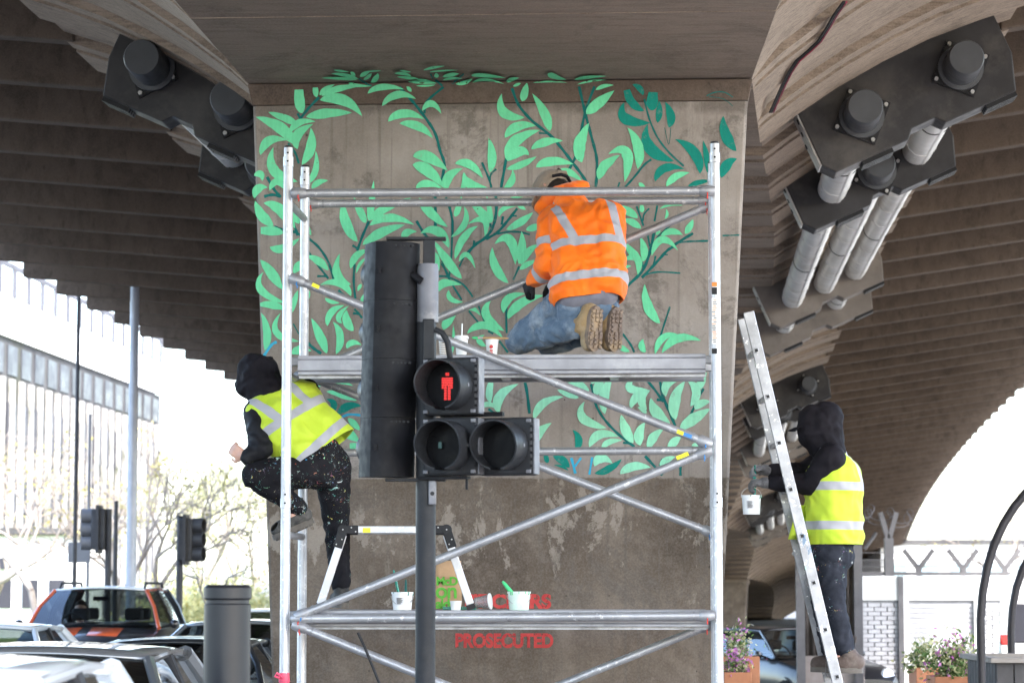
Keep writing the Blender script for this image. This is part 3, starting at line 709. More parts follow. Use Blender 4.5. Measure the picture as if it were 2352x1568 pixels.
for a in (0, TLN):
    for b in (0, TWD):
        top = ztop_f + (.0 if b == 0 else .0)
        post = MB().tube(TW(a, b, PV + .18), TW(a, b, top), .0265, n=20).build('post', alu, tower)
        for z in (tw(658, 372, 0).z, tw(658, 1155, 0).z):
            m = MB(); m.lathe([(.0265, -.03), (.031, -.028), (.031, .028), (.0265, .03)], TW(a, b, z), (0, 0, 1), 20); m.build('collar', alu, post)
            m = MB(); m.tube(TW(a, b - .03, z + .05), TW(a, b - .028, z + .05), .006, n=8); m.tube(TW(a, b - .033, z), TW(a, b - .03, z), .006, n=8); m.build('pin_hole', black_m, post)
        MB().tube(TW(a, b, top - .002), TW(a, b, top + .012), .024, n=16).build('end_plug', black_m, post)
        for k in range(6):
            an = k * math.pi / 3
            o_ = ET * math.cos(an) * .0265 + ES * math.sin(an) * .0265
            MB().bar(TW(a, b, PV + .2) + o_, TW(a, b, top - .08) + o_, .005, .004, o_).build('flute', alu, post, smooth=False)
        # foot: adjustable leg and base plate
        m = MB(); m.tube(TW(a, b, PV + .012), TW(a, b, PV + .3), .018, n=12); m.build('adjustable_leg', cast, tower)
        m = MB(); m.box(TW(a, b, PV + .008), (.14, .14, .015)); m.build('base_plate', cast, tower)
for a in (0, TLN):
    for v in (1228, 1600, 1880, 1424, 862, 470):
        z = tw(658, v, .1).z
        if z < .4: continue
        MB().tube(TW(a, .02, z), TW(a, TWD - .02, z), .021, n=14).build('rung', tubem, tower)
def coupler(p, ax, clip):
    ax = ax.normalized()
    m = MB(); m.lathe([(0, -.045), (.026, -.045), (.033, -.03), (.033, .02), (.027, .045), (0, .045)], p, ax, 14)
    o = m.build('hook', cast, tower)
    a, b = frame(ax)
    pts = [p + a * .02 * math.cos(q) + Vector((0, 0, 1)) * (-.036 + .02 * math.sin(q)) + Vector((0, -.03, 0)) for q in [k * .55 for k in range(8)]]
    MB().path(pts, .0035, 6).build('clip', clip, o)
def brace(u0, v0, u1, v1, b, name, r=.0245, clip=red_m, ends=True):
    p, q = tw(u0, v0, b), tw(u1, v1, b)
    o = MB().tube(p, q, r, n=18).build(name, tubem, tower)
    dr = (q - p).normalized()
    if ends:
        coupler(p - dr * .02, dr, clip); coupler(q + dr * .02, dr, clip)
    for e in (p, q):
        f = dr if e is p else -dr
        MB().tube(e + f * .05, e + f * .062, r + .003, n=18).build('end_ring', cast, o)
    return o
FB, BB = -.055, TWD + .05
brace(694, 444, 1616, 438, FB, 'guard_rail'); brace(722, 468, 1612, 461, BB, 'guard_rail', clip=red_m)
d1 = brace(690, 646, 1612, 1012, FB, 'diagonal_brace', clip=blue_m)
brace(700, 858, 1616, 478, BB, 'diagonal_brace')
brace(716, 868, 1622, 1218, BB, 'diagonal_brace', clip=blue_m)
d2 = brace(700, 1408, 1610, 1042, FB, 'diagonal_brace', clip=blue_m)
brace(700, 1040, 1612, 1034, BB, 'guard_rail', clip=blue_m)
brace(694, 1420, 1616, 1413, FB, 'ledger', r=.0255)
brace(696, 1441, 1616, 1810, FB, 'diagonal_brace'); brace(1616, 1440, 716, 1800, BB, 'diagonal_brace')
for (u0, v0, u1, v1, mat, par, b) in ((717, 653, 733, 660, yel_m, d1, FB), (1554, 1052, 1581, 1041, yel_m, d2, FB), (1555, 990, 1570, 996, yel_m, d1, FB), (1570, 996, 1592, 1004, blue_m, d1, FB)):
    p, q = tw(u0, v0, b - .024), tw(u1, v1, b - .024)
    MB().bar(p, q, .004, .022).build('sticker', mat, par, smooth=False)
# printed sticker column on the front right post
pr = [o for o in bpy.data.objects if o.name.startswith('post')][2]
stick = flat('white_sticker', (.75, .74, .73), .5)
for k, (v0, v1, mt) in enumerate(((648, 658, flat('orange_print', (.75, .25, .04), .5)), (660, 676, black_m), (684, 790, stick), (800, 812, black_m))):
    p = tw(1641, (v0 + v1) / 2, -.028); h = tw(1641, v0, -.028).z - tw(1641, v1, -.028).z
    MB().box(p, (.030, .003, h), Matrix.Rotation(-TH, 3, 'Z')).build('sticker', mt, pr, smooth=False)
for k in range(22):
    v = 688 + k * 4.6; p = tw(1641 + random.uniform(-2, 2), v, -.0305)
    MB().box(p, (.016 + random.random() * .01, .002, .004), Matrix.Rotation(-TH, 3, 'Z')).build('print_line', black_m if random.random() < .6 else MATS['orange_print'], pr, smooth=False)
alu_d = flat('dull_aluminium', (.30, .30, .325), .5, .35, .2, 6, dirt=(.4, .4, .42))
def deck(vt, vb, name, label_b0=.02):
    zt, zb = tw(1176, vt, .03).z, tw(1176, vb, .03).z
    root = MB(); root.hexa([TW(.07, .06, zt - .02), TW(TLN - .07, .06, zt - .02), TW(TLN - .07, TWD - .06, zt - .02), TW(.07, TWD - .06, zt - .02)], [TW(.07, .06, zt - .004), TW(TLN - .07, .06, zt - .004), TW(TLN - .07, TWD - .06, zt - .004), TW(.07, TWD - .06, zt - .004)])
    d_ = root.build(name, ply, tower, smooth=False)
    for b in (.035, TWD - .035):
        m = MB(); h = zt - zb
        sg = -1 if b < .3 else 1
        pr_ = [(0, 0), (.0, -h * .18), (.012, -h * .24), (.012, -h * .78), (.0, -h * .84), (0, -h), (-.045, -h), (-.045, -h + .006), (-.012, -h + .006), (-.012, -.006), (-.045, -.006), (-.045, 0)]
        q = lambda a: [TW(a, b + sg * x, zt + y) for x, y in pr_]
        m.hexa(q(.06), q(TLN - .06)); m.build('edge_beam', alu_d, d_, smooth=False, bevel=.002)
    for a in (.045, TLN - .045):
        for b in (.1, TWD - .1):
            m = MB(); m.box(TW(a, b, zt - .03), (.07, .05, .05), Matrix.Rotation(-TH, 3, 'Z')); m.build('deck_hook', cast, d_, bevel=.006)
    for a in (.6, 1.25, 1.9):
        MB().bar(TW(a, .05, zb + .02), TW(a, TWD - .05, zb + .02), .05, .03).build('cross_bar', alu, d_, smooth=False)
    MB().bar(TW(.06, .10, zb - .005), TW(TLN - .06, .10, zb - .005), .03, .025).build('wind_lock_bar', cast, d_, smooth=False)
    return zt
ZU = deck(814, 858, 'platform')
ZL = deck(1401, 1438, 'platform')
# pink tape tied round the front left post
pink = flat('pink_tape', (.85, .10, .18), .5)
z = tw(658, 1556, 0).z
m = MB(); m.lathe([(.028, -.03), (.033, -.02), (.031, .01), (.029, .03)], TW(0, 0, z), (0, 0, 1), 14); tp = m.build('pink_tape', pink, tower)
MB().path([TW(0, -.03, z), TW(-.04, -.03, z + .03), TW(-.05, -.03, z + .012), TW(-.02, -.03, z)], .008, 6).build('tape_tail', pink, tp)
MB().path([tw(822, 1452, -.12), tw(838, 1486, -.12), tw(856, 1530, -.12), tw(880, 1590, -.12), tw(900, 1650, -.12)], .008, 8).build('tie_rope', black_m, tower)
# ------------------------------------------------------------------ folding step platform on the lower deck
YT = 15.55
tr = thing('folding_step', 'folding aluminium step with black hinges on the lower scaffold deck', 'step ladder', P(910, 1398, YT))
tr.location.z = ZL; ORG[tr.name] = Vector(tr.location)
for dy in (-.17, .17):
    y = YT + dy
    zb = ZL + .003
    tl, trr = P(788, 1225, y), P(1026, 1228, y)
    top = P(1, 1217, YT).z
    tl.z = trr.z = top
    MB().bar(tl + Vector((.03, 0, 0)), trr - Vector((.03, 0, 0)), .028, .042).build('top_rail', alu, tr, smooth=False, bevel=.004)
    for s_, p, ub in ((-1, tl, 736), (1, trr, 1080)):
        ft = P(ub, 1392, y); ft.z = zb + .03
        MB().bar(p + Vector((0, 0, -.03)), ft, .028, .046, up=(1, 0, 0)).build('leg', alu, tr, smooth=False, bevel=.004)
        f2 = ft + (ft - p).normalized() * .028
        f2.z = zb
        MB().bar(ft, f2, .034, .052, up=(1, 0, 0)).build('foot', black_m, tr, smooth=False)
        m = MB(); m.tube(p + Vector((0, -.021, 0)), p + Vector((0, .021, 0)),   .031, n=16)
        m.bar(p, p + Vector((-s_ * .09, 0, 0)), .040, .05); m.bar(p, p + (ft - p).normalized() * .11, .040, .054, up=(1, 0, 0))
        h = m.build('hinge', black_m, tr, bevel=.004)
        for q in (p, p + Vector((-s_ * .05, 0, .012)), p + Vector((-s_ * .075, 0, -.012)), p + (ft - p).normalized() * .06 + Vector((.012, 0, 0)), p + (ft - p).normalized() * .09 - Vector((.012, 0, 0))):
            q = q + Vector((0, -.021, 0))
            MB().tube(q, q + Vector((0, -.003, 0)), .0045, n=8).build('rivet', plate_m, h)
for x in (-.2, 0, .2):
    c = P(907 + x * 320, 1217, YT)
    MB().bar(c + Vector((0, -.16, 0)), c + Vector((0, .16, 0)), .06, .025).build('tread', alu, tr, smooth=False)
st_ = P(842, 1217, YT - .187); MB().box(st_, (.045, .004, .028)).build('warning_sticker', yel_m, tr, smooth=False)

# ------------------------------------------------------------------ ladder with the right-hand worker
t = NT('paint_splashed_aluminium'); vec = t.coord()
c = t.ramp(t.noise(vec, 5, 8, .7), [(.3, (.20, .20, .21)), (.7, (.42, .42, .44))])
c = t.mix(t.ramp(t.noise(vec, 22, 6, .7), [(.60, 0), (.63, 1)]), c, (.88, .87, .85))
c = t.mix(t.ramp(t.noise(t.coord((1, 1, .6), (.3, .8, .1)), 9, 6, .7), [(.64, 0), (.66, .9)]), c, (.10, .16, .24))
c = t.mix(t.ramp(t.noise(t.coord((1, 1, 1), (1.3, .8, .1)), 7, 6, .7), [(.69, 0), (.71, .9)]), c, (.35, .62, .5))
t.set(color=c, rough=.42, metal=.6)
lad_m = t.mat
LY = 15.98
lt, lb = P(1719, 716, LY), P(1924, 1568, LY)
ld = (lb - lt).normalized(); lfoot = lt + ld * ((lt.z - PV) / -ld.z)
ladder = thing('ladder', 'paint-splashed aluminium ladder leaning beside the pier', 'ladder', (lfoot.x, LY + .2, PV))
for dy in (0, .40):
    o_ = Vector((0, dy, 0))
    MB().bar(lt + o_, lfoot + ld * -.03 + o_, .028, .067, up=(1, 0, 0)).build('stile', lad_m, ladder, smooth=False, bevel=.004)
    MB().bar(lfoot - ld * .04 + o_, lfoot + o_ - ld * .006, .036, .074, up=(1, 0, 0)).build('foot', black_m, ladder, smooth=False)
h0 = P(1763, 911, LY); sp = (P(1922, 1553, LY) - h0) / 6
k = -2
while True:
    p = h0 + sp * k
    k += 1
    if p.z > lt.z - .05: continue
    if p.z < .3: break
    rg = MB().bar(p + Vector((0, -.0185, 0)), p + Vector((0, .4185, 0)), .030, .030, up=ld).build('rung', lad_m, ladder, smooth=False, bevel=.003)
    MB().bar(p + Vector((0, -.0195, 0)), p + Vector((0, -.012, 0)), .019, .019, up=ld).build('rung_opening', black_m, rg, smooth=False)

# ------------------------------------------------------------------ traffic signal in the foreground
SY = 12.0
sig_m = flat('signal_grey_paint', (.024, .025, .028), .45, 0, .25, 5, dirt=(.04, .04, .04), spec=.14)
sig_b = flat('signal_black_plastic', (.011, .011, .013), .5, 0, .3, 8, dirt=(.02, .02, .021), spec=.09)
sig_l = flat('signal_grey_sleeve', (.16, .16, .175), .5, .2, .2, 6, dirt=(.3, .29, .28))
sig_w = flat('backing_white_edge', (.6, .6, .61), .5)
px = P(979, 800, SY).x
signal = thing('traffic_signal', 'dark grey pedestrian signal post showing a red man before the scaffold', 'traffic light', (px, SY, PV))
zj = P(979, 740, SY).z; zt = P(979, 607, SY).z
MB().tube((px, SY, PV), (px, SY, zj), .046, n=28).build('pole', sig_m, signal)
m = MB(); m.lathe([(0, zj - .002), (.050, zj - .002), (.050, zt - .02), (.046, zt), (0, zt)], (px + .006, SY, 0), (0, 0, 1), 20); m.build('sleeve', sig_l, signal)
m = MB(); m.box((px + .012, SY - .04, zj - .11), (.055, .045, .24)); m.build('terminal_box', sig_m, signal, bevel=.006)
m = MB(); m.box((px + .032, SY - .045, P(990, 1132, SY).z), (.034, .05, .11)); bx = m.build('push_button_bracket', sig_l, signal, bevel=.005)
MB().tube((px + .032, SY - .072, P(990, 1134, SY).z), (px + .032, SY - .068, P(990, 1134, SY).z), .010, n=10).build('hole', black_m, bx)
MB().path([P(1000, 757, SY - .05), P(1016, 764, SY - .06), P(1028, 785, SY - .06), P(1034, 822, SY - .05)], .0145, 10).build('conduit', sig_m, signal)
MB().path([P(935, 630, SY - .02), P(950, 633, SY - .04), P(968, 646, SY - .05)], .018, 10).build('conduit', sig_b, signal)
yw = R(19); fN = Vector((-math.sin(yw), -math.cos(yw), 0)); fR = Vector((math.cos(yw), -math.sin(yw), 0)); UP = Vector((0, 0, 1))
def visor(c, nrm, r, ltop, lbot, mat, parent, name='visor', n=32):
    a = nrm.cross(UP).normalized(); m = MB(); r0, r1, r2, r3 = [], [], [], []
    for k in range(n + 1):
        q = R(-90 + 13) + (2 * math.pi - R(26)) * k / n
        dv = a * math.cos(q) + UP * math.sin(q)
        f = (math.sin(q) + 1) / 2; L = lbot + (ltop - lbot) * min(1, f * 1.8)
        r0.append(c + dv * r); r1.append(c + dv * r + nrm * L); r2.append(c + dv * (r - .007) + nrm * L); r3.append(c + dv * (r - .007))
    m.sheet([r0, r1, r2, r3]); return m.build(name, mat, parent)
def aspect(uc, vc, lens_mat, ww=.262, hh=.262, edge=True):
    c = P(uc, vc, SY - .16)
    m = MB(); rot = Matrix((fR, -fN, UP)).transposed()
    m.box(c - fN * .065, (ww, .10, hh), rot); o = m.build('signal_unit', sig_m, signal, bevel=.012)
    if edge: m = MB(); m.box(c - fN * .06 + fR * (ww / 2 + .005), (.006, .07, hh * .96), rot); m.build('backing_edge', sig_l, o, smooth=False)
    for sx in (-1, 1):
        for sz in (-1, 1):
            m = MB(); m.box(c - fN * .012 + fR * sx * (ww / 2 - .016) + UP * sz * (hh / 2 - .016), (.022, .012, .016), rot); m.build('latch', sig_l, o, bevel=.002)
    for k in range(7):
        m = MB(); m.box(c - fN * .02 + fR * (ww / 2 - .004) + UP * (k - 3) * .03, (.012, .012, .010), rot); m.build('hinge_pin', sig_b, o, smooth=False)
    m = MB(); m.lathe([(0, .0), (.104, .0), (.104, -.02), (0, -.02)], c - fN * -.004, fN, 32); m.build('lens', lens_mat, o)
    visor(c - fN * .012, fN, .113, .165, .125, sig_m, o)
    for sx in (-1, 1):
        q = c + fN * .05 + fR * sx * .1095; MB().tube(q, q + fR * sx * .006, .009, n=10).build('screw', sig_l, o)
    return o, c
lens_off = flat('dark_lens', (.006, .006, .007), .35, spec=.06)
asp, c_red = aspect(1030, 886, lens_off); aspect(1030, 1024, lens_off); aspect(1157, 1024, lens_off)
# the lit red figure, a flat outline of rows of diodes
t = NT('red_diodes'); t.set(color=(.05, 0, 0), emit=(1.0, .035, .03), estr=.16); led = t.mat
def inman(x, y):
    if x ** 2 + (y - .058) ** 2 < .0105 ** 2: return True
    if abs(x) < .021 - max(0, (.02 - y)) * .12 and -.004 < y < .043: return True
    if abs(abs(x) - .024) < .0055 and -.018 < y < .040: return True
    if -.078 < y <= -.004 and .003 < abs(x) < .017: return True
    return -.078 < y < -.07 and .003 < abs(x) < .021
dc = c_red + fN * .0065 - UP * .004; FS = .9; rot = Matrix((fR, -fN, UP)).transposed(); fig = MB()
yy = -.078
while yy < .07:
    xx = -.034; run = None
    while xx <= .036:
        ok = inman(xx, yy)
        if ok and run is None: run = xx
        if not ok and run is not None:
            fig.box(dc + (fR * ((run + xx) / 2 - .004) + UP * (yy + .006)) * FS, ((xx - run) * FS, .002, .0046), rot); run = None
        xx += .0012
    yy += .0082
fig.build('red_man', led, asp, smooth=False)
t = NT('green_reflection_paint'); t.set(color=(.006, .055, .048), rough=.4); gl = t.mat
q = P(1013, 1022, SY - .16) + fN * .012; MB().box(q, (.016, .003, .028), rot).build('painted_reflection', gl, signal, smooth=False)  # green reflection in the unlit lens, made as a small coloured box
# vehicle head seen from behind, four units
vt, vb = P(903, 560, SY + .02), P(889, 1096, SY + .02)
vd = (vb - vt); face = Vector((-.36, .93, 0)).normalized(); side = Vector((.93, .36, 0)).normalized()
for k in range(4):
    p0 = vt + vd * (k / 4 + .0007); p1 = vt + vd * ((k + 1) / 4 - .0007)
    out = [(-.115, .07), (-.115, -.03), (-.105, -.065), (-.08, -.09), (-.045, -.103), (0, -.107), (.04, -.103), (.075, -.088), (.115, -.05), (.115, .07)]
    rg = lambda p: [p + side * x + face * y for x, y in out]
    m = MB(); m.hexa(rg(p1), rg(p0)); o = m.build('signal_unit', sig_b, signal, angle=27)
    for j in range(5):
        m = MB(); q = p0 + side * (-.02 + j * .02) + face * -.1015 - UP * .018; m.box(q, (.010, .010, .008)); m.build('vent', black_m, o, smooth=False)
    m = MB(); q = (p0 + p1) / 2 + side * -.09 + face * -.088; m.box(q, (.012, .012, .026)); m.build('clip', sig_b, o, smooth=False)
    cc_ = (p0 + p1) / 2 + face * .07
    visor(cc_, face, .095, .12, .09, sig_m, o)
    m = MB(); m.lathe([(0, .0), (.1, .0), (.1, .01), (0, .01)], cc_, face, 24); m.build('lens', lens_off, o)
for zz, ub in ((vt.z + .02, 0), (vb.z - .012, 1)):
    m = MB(); m.box(((vt.x + px) / 2 + .03, SY, zz), (abs(vt.x - px) + .12, .06, .014)); m.build('bracket_arm', sig_m, signal, bevel=.003)
m = MB(); m.box((px + .012, SY, (zt + vt.z + .02) / 2), (.055, .04, vt.z + .02 - zt + .01)); m.build('bracket_post', sig_m, signal, bevel=.004)
m = MB(); m.box(P(1085, 952, SY - .085), (.30, .03, .02), rot); m.build('bracket_arm', sig_b, signal)
m = MB(); m.box(P(1020, 1097, SY - .075), (.24, .05, .014), rot); m.build('bracket_arm', sig_b, signal)
MB().tube(P(1072, 1095, SY - .1), P(1072, 1124, SY - .1), .006, n=8).build('hanging_bolt', sig_b, signal)
# ------------------------------------------------------------------ thick round steel bollard post
bc = P(523, 1342, 9.9)
t = NT('bollard_paint'); vec = t.coord(); t.set(color=t.ramp(t.noise(vec, 3), [(.3, (.012, .012, .014)), (.7, (.02, .021, .024))]), rough=.34, spec=.3); bol = t.mat
bo = thing('bollard', 'thick round dark grey steel post beside the queue of cars', 'bollard', (bc.x, bc.y, 0.0))
m = MB(); m.lathe([(0, 0), (.088, 0), (.088, bc.z - .075), (.082, bc.z - .07), (.082, bc.z - .058), (.091, bc.z - .05), (.091, bc.z - .012), (.078, bc.z), (0, bc.z)], (bc.x, bc.y, 0), (0, 0, 1), 40)
m.build('shaft', bol, bo)
m = MB(); m.lathe([(.092, 0), (.115, 0), (.115, .02), (.092, .05)], (bc.x, bc.y, 0), (0, 0, 1), 32); m.build('foot_collar', bol, bo)
# ------------------------------------------------------------------ people
def add_cap(m, p0, p1, r0, r1, n=14):
    p0, p1 = Vector(p0), Vector(p1); ax = p1 - p0
    if ax.length < 1e-5: ax = Vector((0, 0, 1e-4)); p1 = p0 + ax
    d_ = ax.normalized(); a, b = frame(d_); rings = []
    for c, r, sg in ((p0, r0, -1), (p1, r1, 1)):
        for k in (range(0, 5) if sg < 0 else range(4, -1, -1)):
            q = k / 4 * math.pi / 2
            cc_ = c + d_ * sg * r * math.cos(q); rr = max(r * math.sin(q), 1e-4)
            rings.append(m.ring([cc_ + (a * math.cos(t_) + b * math.sin(t_)) * rr for t_ in [2 * math.pi * j / n for j in range(n)]]))
    for A, B in zip(rings, rings[1:]):
        for j in range(n): m.f.append((A[j], A[(j + 1) % n], B[(j + 1) % n], B[j])); m.m.append(0)
    m.f.append(tuple(reversed(rings[0]))); m.m.append(0); m.f.append(tuple(rings[-1])); m.m.append(0)
def blob(name, caps, mats, parent, voxel=.012, smooth=5, wr=(0, 10), cuts=(), mark=None, seed=0, thick=.004, matfn=None):
    m = MB()
    for c in caps: add_cap(m, *c[:4])
    me = bpy.data.meshes.new('tmp'); me.from_pydata([tuple(v) for v in m.v], [], m.f)
    ob = bpy.data.objects.new('tmp', me); COL.objects.link(ob)
    md = ob.modifiers.new('r', 'REMESH'); md.mode = 'VOXEL'; md.voxel_size = voxel
    if smooth: md = ob.modifiers.new('s', 'SMOOTH'); md.factor = .5; md.iterations = smooth
    dg = bpy.context.evaluated_depsgraph_get(); new = bpy.data.meshes.new_from_object(ob.evaluated_get(dg))
    bpy.data.objects.remove(ob); bpy.data.meshes.remove(me)
    bm = bmesh.new(); bm.from_mesh(new)
    for pt, nr in cuts:
        bmesh.ops.bisect_plane(bm, geom=bm.verts[:] + bm.edges[:] + bm.faces[:], plane_co=pt, plane_no=nr, clear_outer=True)
    bm.normal_update()
    if wr[0]:
        sd = Vector((seed * 3.1, seed * 1.7, seed))
        for v in bm.verts:
            p = v.co * wr[1] + sd
            w_ = noise.noise(p + noise.noise_vector(p * .6) * 1.4)
            w2 = noise.noise(p * 2.3 + Vector((5, 3, 1)))
            v.co += v.normal * (wr[0] * ((1 - abs(w_) * 2.6) * .7 + w2 * .5))
    bm.to_mesh(new); bm.free()
    new.materials.clear()
    mats = mats if isinstance(mats, (list, tuple)) else [mats]
    for q in mats: new.materials.append(q)
    co = np.empty(len(new.vertices) * 3); new.vertices.foreach_get('co', co); co = co.reshape(-1, 3)
    if mark or matfn:
        best = np.full(len(co), 1e9); tag = np.zeros(len(co), int); tt = np.zeros(len(co))
        for i, c in enumerate(caps):
            a = np.array(c[0]); b = np.array(c[1]); ab = b - a; L2 = max(ab @ ab, 1e-9)
            k = np.clip(((co - a) @ ab) / L2, 0, 1); dd = np.linalg.norm(co - a - k[:, None] * ab, axis=1) - (c[2] + (c[3] - c[2]) * k)
            w_ = dd < best; best[w_] = dd[w_]; tag[w_] = i; tt[w_] = k[w_]
        tags = np.array([c[4] if len(c) > 4 else '' for c in caps])[tag]
    if mark:
        at = new.attributes.new('mark', 'FLOAT', 'POINT'); at.data.foreach_set('value', mark(co, tags, tt).astype(np.float32))
    if matfn:
        mi = matfn(co, tags, tt); fi = np.array([mi[p.vertices[0]] for p in new.polygons], dtype=np.int32); new.polygons.foreach_set('material_index', fi)
    o = ORG[parent.name]; new.transform(Matrix.Translation(-o)); new.shade_smooth()
    ob = link(name, new, None, parent)
    if cuts:
        md = ob.modifiers.new('cloth', 'SOLIDIFY'); md.thickness = thick; md.offset = 0
    return ob
def hand_caps(wr, dr, palm, curl=.5, spread=.02, thumb=1, r=.0098):
    dr = dr.normalized(); palm = (palm - dr * palm.dot(dr)).normalized(); sd = dr.cross(palm) * thumb
    caps = [(wr, wr + dr * .03, .026, .028)]
    for k in range(4):
        b = wr + dr * .085 + sd * (.030 - .020 * k); caps.append((wr + dr * .02 + sd * (.018 - .012 * k), b, .016, .0125))
        L = (.072, .08, .074, .058)[k]; d1 = (dr * (1 - curl * .6) + palm * curl + sd * (.12 - .08 * k)).normalized(); d2 = (dr * (1 - curl * 1.6) + palm * curl * 1.3).normalized(); d3 = (dr * (.4 - curl * 1.9) + palm * (curl * .7 + .1)).normalized()
        q = b + d1 * L * .45; q2 = q + d2 * L * .32; caps += [(b, q, r * 1.08, r), (q, q2, r, r * .95), (q2, q2 + d3 * L * .26, r * .92, r * .82)]
    tb = wr + dr * .025 + sd * .028; d1 = (dr * .6 + sd * .7 + palm * .35).normalized(); t1 = tb + d1 * .042
    caps += [(tb - sd * .012, t1, .016, .0115), (t1, t1 + (dr * .8 + palm * .5 + sd * .1).normalized() * .035, .0112, .009)]
    return caps
def cloth_mat(name, lo, hi, tape=None, rough=.75, scale=9, sheen=.2, splat=0.0, tint=None, dust=None):
    t = NT(name); vec = t.coord()
    c = t.ramp(t.noise(vec, scale, 7, .65), [(.3, lo), (.7, hi)])
    if dust: c = t.mix(t.ramp(t.noise(vec, 7, 8, .7), [(.48, 0), (.7, .75)]), c, dust)
    if splat:
        for k, (sc, th) in enumerate(((13, .63), (30, .60), (65, .62))):
            vv = t.coord((1, 1, 1), (.4 * k, .9 * k, .2))
            vo = t.node('ShaderNodeTexVoronoi', {'Vector': vv, 'Scale': sc})
            wn_ = t.noise(vv, sc * .9, 5, .75, 1.2)
            dens = t.math('MULTIPLY', t.ramp(t.noise(vec, 3.5 + k, 3), [(.42, 0), (.6, 1)]), splat)
            mk = t.math('MULTIPLY', t.ramp(wn_, [(th, 0), (th + .015, 1)]), t.math('GREATER_THAN', dens, .42))
            pal = t.ramp(t.sep(vo.outputs['Color'])[0], [(0, (.7, .7, .68)), (.35, (.02, .35, .3)), (.5, (.65, .66, .62)), (.62, (.04, .25, .5)), (.74, (.7, .1, .05)), (.85, (.25, .6, .4)), (.95, (.75, .55, .1))])
            t.n[-1]; c = t.mix(mk, c, pal)
    r_ = rough
    if tape:
        at = t.node('ShaderNodeAttribute', attribute_name='mark')
        mk = t.ramp(at.outputs['Fac'], [(.499, 0), (.501, 1)])
        c = t.mix(mk, c, tape)
    t.set(color=c, rough=r_, sheen=sheen if max(hi) > .1 else 0.0, spec=.25 if max(hi) > .1 else .12)
    t.bump(t.math('ADD', t.noise(vec, 400, 2), t.math('MULTIPLY', t.noise(vec, 30, 5), 1.2)), .25, .003)
    return t.mat
TAPE = (.36, .36, .39)
orange = cloth_mat('hi_vis_orange', (.86, .13, .004), (.95, .20, .008), TAPE, .6, 6, .1)
lime = cloth_mat('hi_vis_lime', (.42, .55, .03), (.53, .67, .05), TAPE, .6, 6, .1)
black_c = cloth_mat('black_cotton', (.007, .006, .008), (.016, .014, .018))
jack_c = cloth_mat('padded_black_jacket', (.008, .008, .010), (.020, .020, .023), None, .55, 14)
jeans = cloth_mat('faded_jeans', (.055, .095, .155), (.13, .185, .255), None, .85, 12, .2, 0, None, (.33, .38, .43))
splat_tr = cloth_mat('paint_splashed_trousers', (.007, .007, .009), (.016, .015, .018), None, .8, 9, .2, .85)
splat_jn = cloth_mat('paint_splashed_dark_jeans', (.012, .014, .02), (.035, .038, .05), None, .8, 9, .2, .62)
greyk = cloth_mat('grey_knit', (.13, .13, .16), (.2, .2, .24))
khaki = cloth_mat('cap_khaki', (.19, .145, .105), (.28, .22, .165))
boot_tan = cloth_mat('tan_boot_leather', (.20, .13, .06), (.36, .25, .13), None, .6, 9, .1, 0, None, (.45, .36, .25))
boot_blk = cloth_mat('black_boot_leather', (.02, .02, .02), (.07, .068, .064), None, .55, 9, .1, 0, None, (.16, .15, .14))
boot_brn = cloth_mat('brown_boot_leather', (.055, .038, .03), (.11, .078, .064), None, .6, 9, .1, 0, None, (.19, .16, .14))
sole_m = cloth_mat('worn_rubber_sole', (.13, .095, .08), (.22, .17, .14), None, .8, 12, 0, 0, None, (.42, .30, .17))
sole_k = cloth_mat('dirty_rubber_sole', (.08, .07, .06), (.16, .14, .12), None, .85)
glove_b = cloth_mat('black_glove', (.012, .012, .014), (.035, .033, .036), None, .7)
glove_g = cloth_mat('grey_glove', (.05, .048, .05), (.13, .125, .13), None, .8, 16, .1, 0, None, (.30, .30, .31))
t = NT('skin'); vec = t.coord(); t.set(color=t.ramp(t.noise(vec, 14, 5), [(.3, (.48, .26, .19)), (.7, (.62, .37, .28))]), rough=.5, sub=.15); t.b.inputs['Subsurface Radius'].default_value = (.01, .004, .002); skin = t.mat
hair_m = flat('dark_hair', (.02, .015, .012), .6)
def head_caps(hc, fd, up):
    up = up.normalized(); fd = (fd - up * fd.dot(up)).normalized(); rt = fd.cross(up)
    return [(hc - fd * .02 + up * .02, hc + fd * .02 + up * .02, .088, .082), (hc + fd * .03 - up * .06, hc + fd * .045 - up * .085, .058, .042), (hc + fd * .098 + up * .0, hc + fd * .112 - up * .03, .010, .014), (hc + fd * .085 - up * .062, hc + fd * .088 - up * .064, .018, .018),
            (hc + rt * .082, hc + rt * .086 - up * .035, .014, .010), (hc - rt * .082, hc - rt * .086 - up * .035, .014, .010), (hc + fd * .082 + up * .022 + rt * .03, hc + fd * .084 + up * .022 - rt * .03, .012, .012)]
def body_mesh(root, J, fd, hands=True):
    up = J['head'] - J['neck']
    caps = head_caps(J['head'], fd, up)
    caps += [(J['neck'], J['head'] - up.normalized() * .05, .058, .056), (J['neck'], J['chest'], .07, .12), (J['chest'], J['waist'], .11, .095), (J['sl'], J['sr'], .052, .052), (J['hl'], J['hr'], .09, .09), (J['waist'], (J['hl'] + J['hr']) / 2, .095, .10)]
    for s in 'lr':
        caps += [(J['s' + s], J['e' + s], .052, .040), (J['e' + s], J['w' + s], .040, .027), (J['h' + s], J['k' + s], .08, .05), (J['k' + s], J['a' + s], .05, .034), (J['a' + s], J['a' + s] + (J['t' + s] - J['a' + s]) * .5, .032, .026)]
        caps += hand_caps(J['w' + s], J['hd' + s], J['pl' + s], J.get('curl', .5), thumb=J['th' + s])
    return blob('body', caps, skin, root, .0085, 2)
